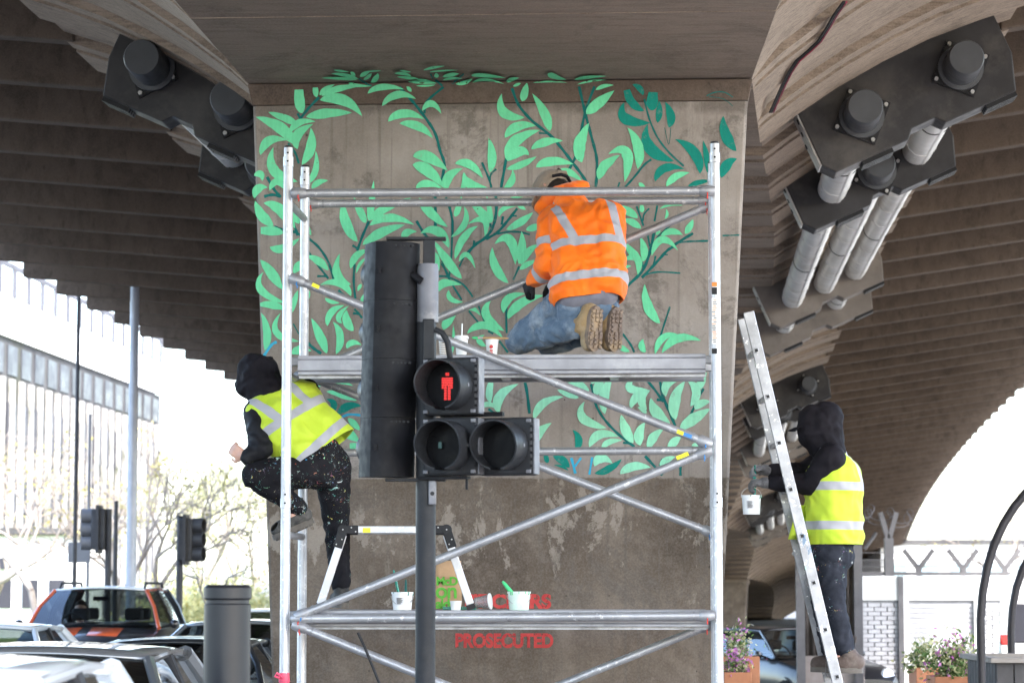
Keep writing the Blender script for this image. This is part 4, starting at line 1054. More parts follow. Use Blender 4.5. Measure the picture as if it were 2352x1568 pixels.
def boot(root, ank, heel, toe, nrm, upm, slm, width=.095, lugs=True, sh=.11, shaft=None):
    nrm = nrm.normalized(); ax = (toe - heel).normalized(); nrm = (nrm - ax * nrm.dot(ax)).normalized(); sd = ax.cross(nrm)
    L = (toe - heel).length; w = width / 2
    up = -nrm
    hc, tc = heel + up * .055, toe - ax * .03 + up * .045
    caps = [(heel + up * .06 + ax * .02, heel + up * .055 + ax * L * .45, w * .88, w * .92), (heel + ax * L * .45 + up * .05, tc + ax * .0, w * .92, w * .82), (hc + ax * .03, ank, w * .92, w * .86)]
    shaft = shaft if shaft is not None else ank + (ank - hc).normalized() * .05
    caps.append((ank, shaft, w * .86, w * .95))
    o = blob('boot', caps, upm, root, .008, 4, (.002, 30), [(shaft, (shaft - ank).normalized()), (heel + up * .022, nrm)], thick=.006)
    m = MB(); out = []
    for k in range(20):
        a = 2 * math.pi * k / 20; x = math.cos(a); y = math.sin(a)
        ww = w * (1.0 + .10 * max(0, x)) * (.86 if -.5 < x < .1 else 1.0)
        out.append((L / 2 + x * (L / 2 + .018), y * ww))
    m.hexa([heel + ax * x + sd * y + nrm * .006 for x, y in out], [heel + ax * x + sd * y * .98 + up * .026 for x, y in out])
    s_ = m.build('sole', slm, o, angle=60)
    if lugs:
        m = MB(); rnd = random.Random(3)
        for i in range(9):
            for j in (-1, 0, 1):
                if j == 0 and i in (3, 4): continue
                x = (i + .5) / 9 * L; y = j * w * .58 * (1.05 if i > 4 else .85)
                an = rnd.uniform(-.7, .7); e1 = ax * math.cos(an) + sd * math.sin(an); e2 = nrm.cross(e1)
                c = heel + ax * x + sd * y + nrm * .010; a_, b_ = L * .045 , w * .24
                q = [c + e1 * sx * a_ + e2 * sy * b_ for sx, sy in ((-1, -1), (1, -1), (1, 1), (-1, 1))]
                m.hexa([p - nrm * .006 for p in q], [c + (p - c) * .8 + nrm * .006 for p in q])
        m.build('tread', slm, s_, smooth=False)
    return o
def torso_frame(J):
    up = (J['chest'] - J['waist']).normalized(); lat = (J['sr'] - J['sl']); lat = (lat - up * lat.dot(up)).normalized()
    return J['waist'], up, lat
def V3(a): return np.array(a)

# ---- worker in orange jacket kneeling on the upper deck
K = P
J = dict(head=K(1267, 436, 15.82), neck=K(1302, 462, 15.68), chest=K(1332, 520, 15.56), waist=K(1345, 655, 15.42),
  sl=K(1272, 505, 15.62), sr=K(1402, 496, 15.60), el=K(1262, 600, 15.50), er=K(1405, 612, 15.82), wl=K(1226, 644, 15.68), wr=K(1276, 650, 15.76),
  hl=K(1305, 693, 15.47), hr=K(1378, 693, 15.46), kl=K(1192, 783, 15.66), kr=K(1262, 786, 15.74), al=K(1338, 748, 15.36), ar=K(1392, 752, 15.42), tl=K(1362, 800, 15.33), tr=K(1408, 800, 15.40),
  hdl=Vector((-.5, .5, -.55)), hdr=Vector((-.6, .5, -.4)), pll=Vector((.4, .6, -.4)), plr=Vector((.2, .5, -.7)), thl=1, thr=-1)
wk = thing('person', 'person kneeling in orange hi-vis jacket, jeans and tan boots on scaffold', 'person', (J['kl'].x + .2, 15.5, ZU))
body_mesh(wk, J, Vector((-.8, .6, -.3)))
# jacket
w0, up_, lat_ = torso_frame(J)
hemc = K(1345, 672, 15.42)
tc_ = [(J['chest'] + lat_ * x + up_ * .02, J['waist'] + lat_ * x * .96 + up_ * .02, .128, .128, 'torso') for x in (-.075, -.01, .06, .125)]
jc = tc_ + [(J['sl'] + Vector((.01, 0, -.01)), J['sr'] - Vector((.015, 0, .01)), .085, .085, 'torso'), (J['neck'], J['chest'], .095, .14, 'torso'),
  (J['sl'], J['el'], .088, .082, 'arml'), (J['el'], J['wl'] + (J['el'] - J['wl']).normalized() * .03, .080, .058, 'forel'), (J['sr'], J['er'], .086, .075, 'armr'), (J['er'], J['wr'] + (J['er'] - J['wr']).normalized() * .03, .075, .055, 'forer'),
  (J['waist'] + lat_ * -.10 - up_ * .03, J['waist'] + lat_ * .115 - up_ * .03, .122, .122, 'torso')]
def mk_or(co, tags, tt):
    h = (co - V3(w0)) @ V3(up_); x = (co - V3(J['chest'])) @ V3(lat_)
    z = co[:, 2]; b = lambda v, a, w_: np.clip(.5 + (w_ / 2 - np.abs(v - a)) * 12, 0, 1)
    z1 = K(1340, 570, 15.4).z; z2 = K(1340, 652, 15.4).z
    tor = np.maximum(b(h, (z1 - J['waist'].z) / up_.z, .055), b(h, (z2 - J['waist'].z) / up_.z, .055))
    br = np.where(h > (z1 - J['waist'].z) / up_.z, np.maximum(b(x + (h - (z1 - J['waist'].z) / up_.z) * .42, -.03, .055), b(x + (h - (z1 - J['waist'].z) / up_.z) * .15, .235, .05)), 0)
    out = np.maximum(tor, br)
    a = np.isin(tags, ('arml', 'armr')); out[a] = b(tt[a], .66, .20) if a.any() else out[a]
    f = np.isin(tags, ('forel', 'forer')); out[f] = b(tt[f], .55, .26)
    return out
jk = blob('jacket', jc, orange, wk, .010, 3, (.017, 8.5), [(hemc - up_ * .068, -up_)], mk_or, 2)
# collar turned up, and hem rib
cn_ = J['neck'] + (J['head'] - J['neck']) * .38
collar = blob('collar', [(cn_ + lat_ * -.10 + Vector((0, .05, -.03)), cn_ + lat_ * -.02 + Vector((0, -.06, .01)), .05, .055), (cn_ + lat_ * -.02 + Vector((0, -.06, .01)), cn_ + lat_ * .13 + Vector((0, .0, .045)), .055, .045), (cn_ + lat_ * -.10 + Vector((-.02, .02, -.05)), cn_ + lat_ * -.07 + Vector((-.03, .0, -.10)), .045, .03)], cloth_mat('hi_vis_orange_plain', (.86, .13, .004), (.95, .20, .008)), wk, .01, 4, (.005, 12))
blob('sweater', [(J['waist'] + lat_ * -.09 - up_ * .06, J['waist'] + lat_ * .10 - up_ * .06, .095, .095), (J['hl'] + up_ * .0, J['hr'] + up_ * .0, .110, .110)], greyk, wk, .012, 5, (.004, 14))
jn = [(J['hl'], J['hr'], .112, .112, 'h'), (J['hl'] - up_ * .05, J['hr'] - up_ * .05, .10, .10, 'h')]
for s in 'lr':
    jn += [(J['h' + s], J['k' + s], .108, .078, 'th'), (J['k' + s], J['a' + s] + (J['k' + s] - J['a' + s]).normalized() * .06, .074, .064, 'sh')]
blob('jeans', jn, jeans, wk, .010, 4, (.014, 12), [(J['hl'] + up_ * .085, up_)])
for s, he, to in (('l', K(1370, 709, 15.30), K(1364, 801, 15.33)), ('r', K(1416, 711, 15.36), K(1410, 801, 15.40))):
    boot(wk, J['a' + s], he, to, Vector((.62, -.78, 0)), boot_tan, sole_m, .118, True, shaft=J['a' + s] + (J['k' + s] - J['a' + s]).normalized() * .09)
for s in 'lr':
    blob('glove', [(c[0], c[1], c[2] + .003, c[3] + .003) for c in hand_caps(J['w' + s], J['hd' + s], J['pl' + s], .6, thumb=J['th' + s])] + [(J['w' + s] - J['hd' + s].normalized() * .03, J['w' + s] + J['hd' + s].normalized() * .03, .034, .034)], glove_b, wk, .006, 2)
# cap worn back to front: crown, rear opening, strap
hu = (J['head'] - J['neck']).normalized(); fdk = Vector((-.8, .6, -.3)); fdk = (fdk - hu * fdk.dot(hu)).normalized(); rtk = fdk.cross(hu)
hc_ = J['head'] + hu * .02
cp = blob('cap', [(hc_ - fdk * .022, hc_ + fdk * .03, .104, .100), (hc_ + hu * .02, hc_ + hu * .03, .09, .07)], khaki, wk, .007, 4, (.0015, 30), [(hc_ - hu * .085, -hu)], thick=.003)
m = MB(); cb = hc_ - fdk * .120 + rtk * .0 - hu * .012
m.hexa([cb + rtk * (.05 * math.cos(q)) + hu * (.052 * max(-.1, math.sin(q))) + fdk * .035 for q in [k * math.pi / 8 for k in range(9)]], [cb + rtk * (.042 * math.cos(q)) + hu * (.046 * max(-.1, math.sin(q))) - fdk * .013 for q in [k * math.pi / 8 for k in range(9)]])
m.build('cap_opening', hair_m, cp)
blob('hair', [(J['head'] - fdk * .02 - hu * .05, J['head'] - fdk * .01 + hu * .0, .080, .080)], hair_m, wk, .008, 3, (.003, 40))
MB().path([cb + rtk * .055 - hu * .012 + fdk * .012, cb - hu * .012 - fdk * .016, cb - rtk * .055 - hu * .012 + fdk * .012], .011, 8).build('cap_strap', khaki, cp)
MB().path([cb + rtk * .085 - hu * .045 + fdk * .05, cb + rtk * .045 - hu * .048 + fdk * .012, cb - hu * .05 - fdk * .002, cb - rtk * .045 - hu * .048 + fdk * .012, cb - rtk * .085 - hu * .045 + fdk * .05], .010, 8).build('cap_band', black_c, cp)
vz = MB(); rows = []
for k in range(9):
    q = -1.1 + 2.2 * k / 8; rows.append([hc_ + (fdk * math.cos(q) + rtk * math.sin(q)) * rr - hu * (.03 + dz) for rr, dz in ((.09, 0), (.13, .012), (.17 if abs(q) < .8 else .14, .03))])
vz.sheet(rows); vz.build('cap_peak', khaki, cp, solid=.004)

def vest(root, J, hem_pt, hem_n, bands, braces, wr=(.008, 9), dx=.0, rad=.125, seed=1, wl=.15, extra=()):
    w0, up_, lat_ = torso_frame(J)
    caps = [(J['chest'] + lat_ * x, J['waist'] + lat_ * x * .92 - up_ * .16, rad, rad * .98, 't') for x in (-wl * .8, -wl * .27, wl * .27, wl * .8)]
    caps += [(J['sl'] + (J['sr'] - J['sl']) * .04, J['sr'] + (J['sl'] - J['sr']) * .04, .075, .075, 't'), (J['neck'], J['chest'], .08, .13, 't')] + list(extra)
    def mk(co, tags, tt):
        h = (co - V3(J['chest'])) @ V3(up_); x = (co - V3(J['chest'])) @ V3(lat_)
        b = lambda v, a, w_: np.clip(.5 + (w_ / 2 - np.abs(v - a)) * 12, 0, 1)
        o = np.zeros(len(co))
        for hh, tilt in bands: o = np.maximum(o, b(h + x * tilt, hh, .052))
        lim = max(hh for hh, _ in bands)
        for x0, k in braces: o = np.maximum(o, np.where(h > lim - .01, b(x + (h - lim) * k, x0, .052), 0))
        return o
    return blob('hi_vis_vest', caps, lime, root, .012, 6, wr, [(hem_pt, hem_n)], mk, seed)
# ---- worker climbing inside the left end of the tower
J = dict(head=K(588, 862, 15.60), neck=K(622, 912, 15.58), chest=K(655, 948, 15.56), waist=K(728, 1028, 15.55),
  sl=K(586, 945, 15.50), sr=K(706, 900, 15.64), el=K(600, 1030, 15.40), er=K(700, 1000, 15.86), wl=K(566, 1052, 15.38), wr=K(690, 965, 16.05),
  hl=K(700, 1078, 15.50), hr=K(762, 1070, 15.60), kl=K(582, 1092, 15.34), kr=K(772, 1198, 15.72), al=K(684, 1165, 15.52), ar=K(783, 1340, 15.56), tl=K(640, 1230, 15.5), tr=K(772, 1392, 15.75),
  hdl=Vector((-.75, .1, .5)), hdr=Vector((-.1, .9, .2)), pll=Vector((.2, .9, .1)), plr=Vector((0, .3, -1)), thl=1, thr=-1)
J['tr'].z = ZL + .05
wc = thing('person', 'person in black hood and lime vest climbing the end of the scaffold', 'person', (J['ar'].x, 15.6, ZL))
body_mesh(wc, J, Vector((-.5, .8, -.2)))
w0, up_, lat_ = torso_frame(J)
hood = [(J['head'] + Vector((.012, .0, .015)), J['head'] + Vector((-.005, .01, .03)), .125, .108), (J['head'] + Vector((.02, 0, -.02)), J['neck'] + Vector((.0, 0, .02)), .118, .105), (J['head'] + Vector((-.04, .02, -.05)), J['neck'] + Vector((-.035, .0, .0)), .085, .08)]
blob('hood', hood, black_c, wc, .009, 4, (.010, 11))
jk = [(J['sl'], J['el'], .070, .070, 'a'), (J['el'], J['wl'] + (J['el'] - J['wl']).normalized() * .01, .07, .047, 'f'), (J['sr'], J['er'], .078, .07, 'a'), (J['er'], J['wr'], .07, .045, 'f'), (J['sl'], J['sr'], .058, .058, 't'), (J['chest'], J['waist'], .10, .10, 't'), (J['neck'], J['chest'], .07, .09)]
blob('jacket', jk, jack_c, wc, .011, 5, (.009, 12), seed=5)
hn = -(up_ * .9 + lat_ * .1).normalized()
vest(wc, J, K(700, 1062, 15.5), hn, ((-.06, .12), (-.285, -.05)), ((-.11, .1), (.10, 0)), seed=4, rad=.130, wl=.14, wr=(.019, 7))
# loose front flap of the vest
m = MB(); fl_ = [[K(640 + 8 * i + 4 * j * .2, 1035 + 9 * j + 3 * i, 15.40 - .01 * math.sin(i * 1.3 + j)) for i in range(5)] for j in range(6)]
for j, r_ in enumerate(fl_):
    for i, q in enumerate(r_): q.x += .012 * math.sin(j * .8) 
m.sheet(fl_); fo = m.build('vest_flap', lime, wc, solid=.004)
tr_ = [(J['hl'] + up_ * .03, J['hr'] + up_ * .03, .125, .122, 'h'), (J['waist'] - up_ * .04, (J['hl'] + J['hr']) / 2, .112, .13, 'h')]
for s, r1 in (('l', .075), ('r', .078)):
    tr_ += [(J['h' + s], J['k' + s], .115, r1, 't'), (J['k' + s], J['a' + s], r1, .056, 's')]
blob('trousers', tr_, splat_tr, wc, .011, 5, (.009, 12), seed=3)
boot(wc, J['al'], K(716, 1200, 15.56), K(634, 1236, 15.50), Vector((-.25, -.1, -1)), boot_blk, sole_k, .10, True, shaft=J['al'] + (J['kl'] - J['al']).normalized() * .05)
he = K(788, 1390, 15.52); to = K(770, 1390, 15.74); he.z = to.z = ZL + .016
boot(wc, J['ar'], he, to, Vector((0, 0, -1)), boot_blk, sole_k, .10, False)
# ---- worker on the ladder
YL = 16.19
J = dict(head=K(1884, 972, YL), neck=K(1906, 1030, YL), chest=K(1914, 1090, YL), waist=K(1914, 1225, YL),
  sl=K(1908, 1052, YL - .17), sr=K(1902, 1050, YL + .17), el=K(1866, 1112, YL - .10), er=K(1850, 1085, YL + .12), wl=K(1762, 1108, YL - .04), wr=K(1764, 1080, YL + .05),
  hl=K(1906, 1270, YL - .09), hr=K(1910, 1268, YL + .09), kl=K(1912, 1380, YL - .10), kr=K(1892, 1378, YL + .09), al=K(1938, 1487, YL - .09), ar=K(1912, 1495, YL + .10), tl=K(1905, 1540, YL - .09), tr=K(1870, 1548, YL + .1),
  hdl=Vector((-1, .05, .0)), hdr=Vector((-1, -.05, .1)), pll=Vector((0, .4, -1)), plr=Vector((0, -.4, -1)), thl=-1, thr=1, curl=.75)
rung_z = (h0 + sp * 6).z + .016
wl_ = thing('person', 'person in dark hood and lime vest standing on the ladder with bucket', 'person', (J['al'].x, YL, rung_z))
body_mesh(wl_, J, Vector((-1, .05, -.25)))
hood = [(J['head'] + Vector((.02, 0, .015)), J['head'] + Vector((.035, 0, .03)), .117, .108), (J['head'] + Vector((.025, 0, -.03)), J['neck'] + Vector((-.0, 0, .01)), .112, .105), (J['head'] + Vector((-.02, 0, -.06)), J['neck'] + Vector((-.03, 0, -.02)), .10, .085), (J['head'] + Vector((-.045, 0, .02)), J['head'] + Vector((-.05, 0, -.07)), .098, .088)]
blob('hood', hood, black_c, wl_, .009, 4, (.010, 10), seed=8)
hh = J['head'] + Vector((-.115, 0, -.005)); m = MB(); rows = []
for k in range(9):
    q = -1.0 + 2.0 * k / 8; rows.append([hh + Vector((-math.cos(q) * rr, math.sin(q) * (.075 + rr * .25), -.015 - dz)) for rr, dz in ((0, 0), (.05, .008), (.085 if abs(q) < .7 else .06, .026))])
m.sheet(rows); m.build('cap_peak', black_c, wl_, solid=.005)
jk = [(J['sl'], J['el'], .092, .074, 'a'), (J['el'], J['wl'] + Vector((.03, 0, 0)), .07, .045, 'f'), (J['sr'], J['er'], .075, .07, 'a'), (J['er'], J['wr'] + Vector((.03, 0, 0)), .068, .045, 'f'), (J['sl'], J['sr'], .06, .06, 't'), (J['chest'], J['waist'], .11, .11, 't'), (J['neck'], J['chest'], .075, .10)]
blob('hooded_top', jk, black_c, wl_, .011, 5, (.008, 11), seed=9)
vest(wl_, J, K(1915, 1250, YL), Vector((0, 0, -1)), ((-.075, 0), (-.315, 0)), ((-.10, 0), (.10, 0), (0, 0)), (.017, 6.5), seed=6, rad=.142, wl=.10, extra=[(J['chest'] + Vector((dx_, yy_, -.02)), J['waist'] + Vector((dx_ * 1.1, yy_, -.16)), .12, .125, 't') for dx_ in (-.045, .045) for yy_ in (-.06, .06)])
m = MB(); rows = []
for j in range(7):
    rows.append([K(1832 - j * 3.6 + i * 14, 1160 + j * 13, YL - .06 + .03 * i) for i in range(4)])
m.sheet(rows); m.build('vest_flap', lime, wl_, solid=.004)
tr_ = [(J['hl'], J['hr'], .118, .118, 'h'), (J['waist'] + Vector((0, 0, -.03)), (J['hl'] + J['hr']) / 2, .125, .13, 'h'), (J['hl'] + Vector((.045, 0, -.02)), J['hr'] + Vector((.045, 0, -.02)), .095, .095)]
for s in 'lr':
    tr_ += [(J['h' + s], J['k' + s], .105, .078, 't'), (J['k' + s], J['a' + s] + Vector((0, 0, .005)), .078, .062, 's')]
blob('trousers', tr_, splat_jn, wl_, .011, 5, (.010, 12), [(J['waist'] + Vector((0, 0, -.02)), Vector((0, 0, 1)))], seed=7)
for s, he, to in (('l', K(1976, 1541, YL - .09), K(1902, 1541, YL - .09)), ('r', K(1940, 1546, YL + .1), K(1868, 1546, YL + .1))):
    he.z = to.z = rung_z + .008
    b_ = boot(wl_, J['a' + s], he, to, Vector((0, 0, -1)), boot_brn, sole_k, .112, False, shaft=J['a' + s] + Vector((0, 0, .05)))
    pt = J['a' + s] + Vector((.05, 0, .04)); MB().path([pt, pt + Vector((.012, 0, .035)), pt + Vector((.026, 0, .03)), pt + Vector((.02, 0, -.01))], .004, 6).build('pull_loop', boot_brn, b_)
for s in 'lr':
    blob('glove', [(c[0], c[1], c[2] + .003, c[3] + .003) for c in hand_caps(J['w' + s], J['hd' + s], J['pl' + s], .75, thumb=J['th' + s])] + [(J['w' + s] - J['hd' + s].normalized() * .04, J['w' + s] + J['hd' + s].normalized() * .02, .038, .036)], glove_g, wl_, .006, 2)
GRIP = J['wl'] + Vector((-.095, 0, -.045)); GRIP2 = J['wr'] + Vector((-.085, -.01, -.02))
# ------------------------------------------------------------------ things on the two decks
white_pl = flat('white_plastic', (.78, .79, .79), .4, 0, .08, 6, dirt=(.62, .65, .62))
mint_pl = flat('mint_stained_plastic', (.66, .78, .70), .4, 0, .15, 8, dirt=(.35, .7, .5))
teal_p = flat('wet_teal_paint', srgb('#0a7f6c'), .25); mint_p = flat('wet_mint_paint', srgb('#49c77f'), .25)
kraft = flat('kraft_paper', (.50, .31, .17), .85, 0, .2, 8); wood_m = flat('brush_wood', (.45, .28, .12), .5)
green_ink = flat('green_ink', (.10, .42, .03), .6)
def bucket(c, r, h, wallm, paint, label, strokes=(), handle=True, name='paint_bucket'):
    c = Vector(c); b = thing(name, label, 'bucket', c)
    m = MB(); m.lathe([(0, 0), (r * .86, 0), (r * .87, .006), (r * .985, h - .012), (r * 1.05, h - .012), (r * 1.05, h), (r * .97, h), (r * .96, h - .02), (r * .84, .006), (0, .006)], c, (0, 0, 1), 28); m.build('tub', wallm, b, angle=50)
    m = MB(); m.lathe([(0, h * .72), (r * .93, h * .72), (r * .93, h * .73), (0, h * .735)], c, (0, 0, 1), 24); m.build('paint', paint, b)
    m = MB()
    for k in range(9):      # drips down from the rim
        a = random.uniform(0, 6.28); l = random.uniform(.004, h * .22); o_ = Vector((math.cos(a), math.sin(a), 0))
        if l < .014: m.path([c + o_ * r * 1.052 + Vector((0, 0, h - .001)), c + o_ * r * 1.053 + Vector((0, 0, h - .001 - l))], [.003, .002], 6)
        else: m.path([c + o_ * r * 1.052 + Vector((0, 0, h)), c + o_ * r * 1.045 + Vector((0, 0, h - .014)), c + o_ * (r * (.99 - .12 * l / h) + .001) + Vector((0, 0, h - l))], [.003, .003, .0018], 6)
    m.build('drips', paint, b)
    if handle:
        MB().path([c + Vector((math.cos(a) * r * 1.06, -abs(math.sin(a)) * r * .75 - .004 - r * .72 * math.sin(a) * 0, h - .02 - math.sin(a) * h * .55)) for a in [math.pi * k / 12 for k in range(13)]], .0018, 5).build('wire_handle', plate_m, b)
    if wallm is white_pl:
        m = MB(); rows = []
        for j in range(2): rows.append([c + Vector((math.cos(a) * (r * (.93 + .04 * j) + .0015), math.sin(a) * (r * (.93 + .04 * j) + .0015), h * (.28 + .42 * j))) for a in [R(-125) + R(50) * i / 6 for i in range(7)]])
        m.sheet(rows); lb = m.build('paper_label', flat('bucket_label', (.6, .6, .62), .7), b)
        m = MB()
        for j in range(6):
            zz = h * (.34 + .06 * j); rows = []
            for dz in (0, .0035): rows.append([c + Vector((math.cos(a) * (r * (.925 + .1 * (zz / h - .25)) + .004), math.sin(a) * (r * (.925 + .1 * (zz / h - .25)) + .004), zz + dz)) for a in [R(-118) + R(random.uniform(20, 34)) * i / 3 for i in range(4)]])
            m.sheet(rows)
        m.build('label_print', black_m, lb)
    return b
def brush(p, q, mat, label, head=None, r=.007):
    p, q = Vector(p), Vector(q); ax = (q - p).normalized()
    b = thing('paint_brush', label, 'brush', q)
    MB().path([p, p + ax * .02, p + (q - p) * .5, p + (q - p) * .72], [r * .6, r, r * 1.25, r * .9], 10).build('handle', mat, b)
    MB().path([p + (q - p) * .70, p + (q - p) * .84], [r * 1.15, r * 1.35], 10).build('ferrule', plate_m, b)
    MB().path([p + (q - p) * .84, p + (q - p) * .93, q], [r * 1.3, r * 1.6, r * .7], 10).build('bristles', head or mat, b)
def at_deck(u, v, Y, z): q = P(u, v, Y); q.z = z; return q
YD = 15.42
c = at_deck(924, 1400, YD, ZL); bucket(c, .062, .105, white_pl, teal_p, 'white paint bucket with teal brush handles beside the folding step')
brush(P(904, 1308, YD), c + Vector((-.005, 0, .02)), teal_p, 'teal-handled brush standing in the white paint bucket')
brush(P(932, 1330, YD + .02), c + Vector((.02, .02, .02)), flat('dark_teal_handle', (.01, .10, .09), .4), 'dark teal brush upright in the white paint bucket')
c = at_deck(1192, 1398, YD, ZL); bucket(c, .066, .108, mint_pl, mint_p, 'mint-stained paint bucket in front of the red stencil lettering')
brush(P(1154, 1334, YD), c + Vector((.015, 0, .03)), mint_p, 'mint brush handle leaning out of the mint-stained bucket', r=.011)
c = at_deck(1047, 1400, 15.36, ZL)
o = thing('plastic_tub', 'small white plastic tub in front of the paper bag', 'tub', c); m = MB(); m.lathe([(0, 0), (.027, 0), (.034, .052), (.036, .054), (.033, .054), (.026, .003), (0, .003)], c, (0, 0, 1), 20); m.build('cup', white_pl, o)
m = MB(); m.lathe([(0, .04), (.031, .04), (0, .041)], c, (0, 0, 1), 16); m.build('paint', mint_p, o)
t = NT('clear_plastic'); t.set(color=(.9, .92, .95), rough=.08, trans=.9, ior=1.3, alpha=.75); clear = t.mat
c = at_deck(1108, 1386, 15.42, ZL)
o = thing('plastic_cup', 'clear crumpled plastic cup lying by the step foot', 'cup', c); m = MB()
m.lathe([(.028, -.045), (.033, -.03), (.036, 0), (.042, .03), (.046, .045), (.044, .045), (.034, 0), (.027, -.04), (0, -.043)], c + Vector((0, 0, .046)), (.95, -.25, .1), 18); m.build('cup', clear, o)
m = MB(); m.lathe([(.044, .043), (.048, .045), (.048, .05), (.044, .05)], c + Vector((0, 0, .046)), (.95, -.25, .1), 18); m.build('rim', white_pl, o)
c = at_deck(1052, 1399, 15.50, ZL)
o = thing('paint_tray', 'shallow teal paint tray under the paper bag edge', 'tray', c); m = MB(); m.box(c + Vector((.01, 0, .006)), (.19, .16, .01)); m.build('tray', teal_p, o, bevel=.003)
m = MB()
for sx, sy, wx, wy in ((-.085, 0, .006, .16), (.105, 0, .006, .16), (.01, -.078, .19, .006), (.01, .078, .19, .006)): m.box(c + Vector((sx, sy, .012)), (wx, wy, .016))
m.build('lip', teal_p, o, smooth=False)
# paper bag with green lettering
c = at_deck(1030, 1400, 15.60, ZL); bag = thing('paper_bag', 'brown paper takeaway bag with large green lettering behind the pole', 'bag', c)
bw, bd, bh = .155, .09, .285
m = MB(); rows = []
for j in range(8):
    k = j / 7; z = bh * k; ins = .012 * max(0, k - .6) * 5; row = []
    for i in range(25):
        q = i / 24 * 4; e = int(q) % 4; f = q - int(q)
        cx = [(-1, -1), (1, -1), (1, 1), (-1, 1)]
        a, b = cx[e], cx[(e + 1) % 4]; x = a[0] + (b[0] - a[0]) * f; y = a[1] + (b[1] - a[1]) * f
        n_ = noise.noise(Vector((x * 2, y * 2, k * 5))) * .008 * (k + .2)
        row.append(c + Vector((x * (bw / 2 - ins * .3) + n_, y * (bd / 2 - ins * .6) + n_, z + .004 + (.01 * noise.noise(Vector((x * 3, y * 3, 1))) if j == 7 else 0))))
    rows.append(row)
m.sheet(rows); m.build('bag_wall', kraft, bag, solid=.002, angle=60)
m = MB(); m.box(c + Vector((0, 0, .006)), (bw * .98, bd * .98, .003)); m.build('bag_bottom', kraft, bag)
rb = Matrix.Translation(c) @ Matrix.Rotation(R(90), 4, 'X')
for tx, sz, z0, x0 in (('McD', .068, .146, -.072), ('on', .13, .070, -.076), ('alds', .078, .010, -.074)):
    text(tx, sz, green_ink, bag, Matrix.Translation(c + Vector((x0, -bd / 2 - .009, z0))) @ Matrix.Rotation(R(90), 4, 'X'), 'lettering', 1, .0025, .92)
# cups on the upper deck
def cup(c, r, h, label, lid=None, straw=False, stripes=False, mark=False):
    o = thing('paper_cup', label, 'cup', c)
    m = MB(); m.lathe([(0, 0), (r * .74, 0), (r * .98, h - .004), (r * 1.05, h - .004), (r * 1.05, h), (r * .96, h), (r * .72, .004), (0, .004)], c, (0, 0, 1), 24); w_ = m.build('cup_wall', white_pl, o, angle=50)
    if lid: m = MB(); m.lathe([(0, h + .012), (r * .95, h + .012), (r * 1.08, h + .004), (r * 1.08, h - .006), (r * 1.03, h - .008), (0, h)], c, (0, 0, 1), 24); m.build('lid', lid, o)
    if straw: MB().tube(c + Vector((0, 0, h * .2)), c + Vector((.004, 0, h + .085)), .0042, n=10).build('straw', white_pl, o)
    if stripes:
        for k in range(8): m = MB(); rr = r * (.76 + .22 * (k + 1) / 11); m.lathe([(rr + .0012, h * (.1 + .085 * k)), (rr + .002, h * (.1 + .085 * k) + .004)], c, (0, 0, 1), 24); m.build('printed_stripe', flat('brown_stripe', (.30, .19, .09), .6) if k == 0 else MATS['brown_stripe'], w_)
    if mark:
        rd = MATS.get('red_print') or flat('red_print', (.6, .03, .03), .5)
        m = MB(); q = c + Vector((-.004, -r * .93, h * .60)); m.tube(q, q + Vector((0, -.003, 0)), .011, n=16); m.build('printed_emblem', rd, w_)
        for k in range(3): m = MB(); m.box(c + Vector((-.004, -r * .885, h * (.40 - .12 * k))), (.018, .003, .009)); m.build('printed_emblem', rd, w_, smooth=False)
    return o
YU = 15.42
cup(at_deck(1021, 812, YU, ZU), .036, .125, 'striped coffee cup with black lid on the upper deck', lid=black_m, stripes=True)
cup(at_deck(1060, 812, YU - .05, ZU), .040, .118, 'white paper cup with a drinking straw on the upper deck', lid=white_pl, straw=True)
cup(at_deck(1130, 812, YU, ZU), .039, .112, 'white paper cup with red print beside the kneeling person', mark=True)
cpz = ZU + .118
p = at_deck(1085, 0, YU - .01, cpz + .004); q = at_deck(1168, 0, YU, cpz + .002)
brush(q, p, wood_m, 'wet brush laid across the red-printed cup', mint_p, .006)
# bucket and brush held by the worker on the ladder
bc_ = Vector((GRIP.x - .003, GRIP.y + .005, GRIP.z - .150)); bk = bucket(bc_, .060, .118, white_pl, teal_p, 'white paint bucket held by the hooded worker on the ladder', handle=False)
MB().path([bc_ + Vector((-math.cos(a) * .064, 0, .105 + math.sin(a) * .062)) for a in [math.pi * k / 12 for k in range(13)]], .0022, 6).build('wire_handle', plate_m, bk)
brush(GRIP2 + Vector((.0, -.03, .05)), bc_ + Vector((.018, .0, .04)), teal_p, 'teal brush held in the bucket by the worker on the ladder', r=.009)

